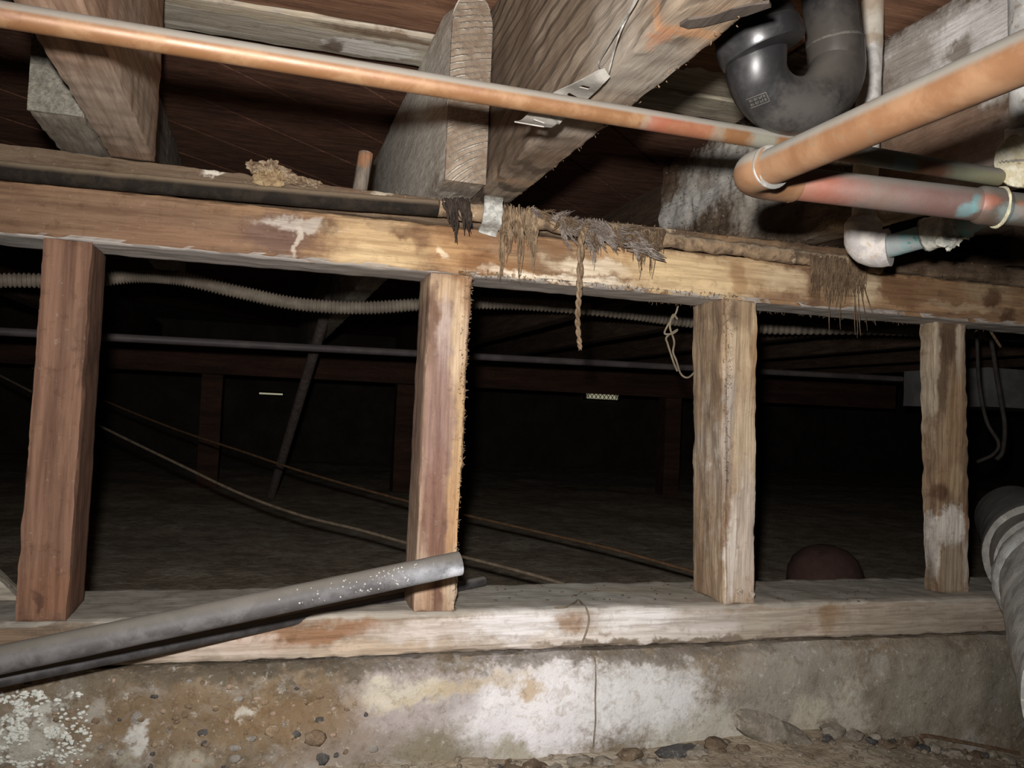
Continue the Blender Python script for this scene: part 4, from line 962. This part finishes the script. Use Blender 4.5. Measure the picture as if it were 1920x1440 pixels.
finish(tube('cable', c2, .0031, m_cab2, seg=10), 'brown cable sloping to the right, upper of the two', 'cable', 'cables in the dark')
# far girder with posts and old timbers
m_gird = wood('far_girder', (96,58,40), (64,38,27), 'X', fine=20, stretch=10)
g0 = PD(200,700,3.6)
gir = lumber('girder', boxcorners(-2.6, 3.4, g0.y, g0.y+.09, .53, .665), (20,2,3), m_gird, amp=.002, wear=.003); finish(gir, 'dark reddish girder far behind the studs', 'beam')
for k, px in enumerate((395, 780, 1400)):
    x = PD(px, 760, 3.7).x
    finish(lumber('post', boxcorners(x-.045, x+.045, g0.y+.0, g0.y+.09, gz(x,g0.y)-.005, .5295), (2,2,8), m_gird, amp=.002, wear=.003, seed=k), ('far post under the reddish girder, left one', 'far post under the reddish girder, middle one', 'far post under the reddish girder, right one')[k], 'post', 'posts under the girder')
# daylight vents in the far wall
m_day = plain('daylight', (230,224,190), .5, emit=((214,206,160), .4), var=.35, scale=9)
m_slat = plain('vent_slat', (40,36,32), .8)
def vent(px0, px1, py0, py1, label, lattice=True):
    a, b = P(px0, py1, 4.99), P(px1, py0, 4.99); c = (a+b)/2
    t = empty('foundation_vent', Vector((c.x, 4.98, a.z)), label, 'vent', 'vents in the far wall')
    V, Fc = lumber_geo(boxcorners(a.x, b.x, 4.975, 4.985, a.z, b.z), (4,1,2), amp=0, wear=0); mesh('opening', V, Fc, m_day, t)
    f = .012
    for (x0,x1,z0,z1) in ((a.x-f,b.x+f,b.z,b.z+f),(a.x-f,b.x+f,a.z-f,a.z),(a.x-f,a.x,a.z,b.z),(b.x,b.x+f,a.z,b.z)):
        lumber('frame', boxcorners(x0,x1,4.955,4.99,z0,z1), (1,1,1), m_slat, t, amp=0, wear=0)
    n_ = max(2, int((b.x-a.x)/.032)); h_ = b.z-a.z
    if lattice:
        for i in range(n_+1):
            x = a.x+(b.x-a.x)*i/n_
            for s in (-1, 1):
                p0 = Vector((x-s*h_*.35, 4.966+s*.002, a.z)); p1 = Vector((x+s*h_*.35, 4.966+s*.002, b.z))
                p0.x = min(max(p0.x,a.x),b.x); p1.x = min(max(p1.x,a.x),b.x)
                tube('slat', [p0, p1], .0028, m_slat, t, seg=5)
    return t
vent(1096,1158,731,747,'bright yellowish lattice vent glowing in the far wall')
vent(486,530,738,739,'narrow slit of daylight at the far left', False)
# round reddish cap and dark heap
m_clay = rock('clay_cap', (58,36,30), (74,48,40), 20, grit=False)
cc = PD(1546,1092,1.75); V = []; Fc = []
prof = [(0.0,.085),(.02,.084),(.045,.074),(.064,.055),(.074,.03),(.076,.0)]
ns = 28
for r_, h_ in [(.076,-.10),(.076,-.05)]+[(a,b) for a,b in reversed(prof)]:
    for s in range(ns): an = 2*math.pi*s/ns; V.append(cc+Vector((max(r_,.001)*math.cos(an), max(r_,.001)*math.sin(an), h_*.9)))
for i in range(len(V)//ns-1):
    for s in range(ns): s2=(s+1)%ns; Fc.append((i*ns+s,i*ns+s2,(i+1)*ns+s2,(i+1)*ns+s))
Fc.append(tuple(range(ns))); Fc.append(tuple(len(V)-ns+s for s in range(ns)))
dz = gz(cc.x, cc.y)-min(v.z for v in V)-.004
finish(mesh('clay_cap', V, Fc, m_clay), 'round reddish domed cap half hidden behind the sill on the right', 'cap')
# hanging cables and duct at far right
m_duct = metal('duct_metal', (120,120,118), (140,140,136), None, 8, .1, .6)
da, db = PD(1885,690,2.9), PD(1880,765,2.9)
du = lumber('duct', boxcorners(da.x-.07, da.x+.5, da.y, da.y+.4, db.z, da.z), (6,4,3), m_duct, amp=.002, wear=.004); finish(du, 'grey sheet metal duct far behind the thin patchy stud', 'duct')
def hung(px):
    p = PX(px, 600, 1.49); return Vector((1.49, p.y, zP+.004))
m_blk = plain('black_cable', (70,62,56), .8)
finish(tube('cable', catmull([hung(1830),PD(1832,640,1.9),PD(1836,720,1.9),PD(1850,790,1.9),PD(1872,830,1.9),PD(1862,852,1.9),PD(1832,866,1.9)],8), .004, m_blk, seg=8), 'black cable loop hanging behind the thin patchy stud', 'cable', 'cables in the dark')
finish(tube('cable', catmull([hung(1852),PD(1856,620,1.95),PD(1868,700,1.95),PD(1878,760,1.95),PD(1884,800,1.95),PD(1880,845,1.95),PD(1868,862,1.95)],8), .005, m_blk, seg=8), 'thick black cable hanging to the right of the cable loop', 'cable', 'cables in the dark')
finish(tube('splinter', catmull([P(1848,603,.1),P(1858,622,.11),P(1876,650,.12)],5), [.0022]*11, m_jbrown, seg=6), 'brown splinter hanging under the plate right of the thin stud', 'splinter')
# small broken pipe stub behind the upper plate
pa_, pb_ = P(686,288,.16), P(671,378,.15)
o = tube('broken_dowel', line(pb_, pa_, 6), .0098, wood('dowel_wood',(150,136,120),(112,98,84),'Z',blobs=[bl(684,298,30,14,(170,112,70),.9,Y=.16)]), seg=14); finish(o, 'small round wooden dowel standing behind the upper plate left of the sawn joist', 'dowel')
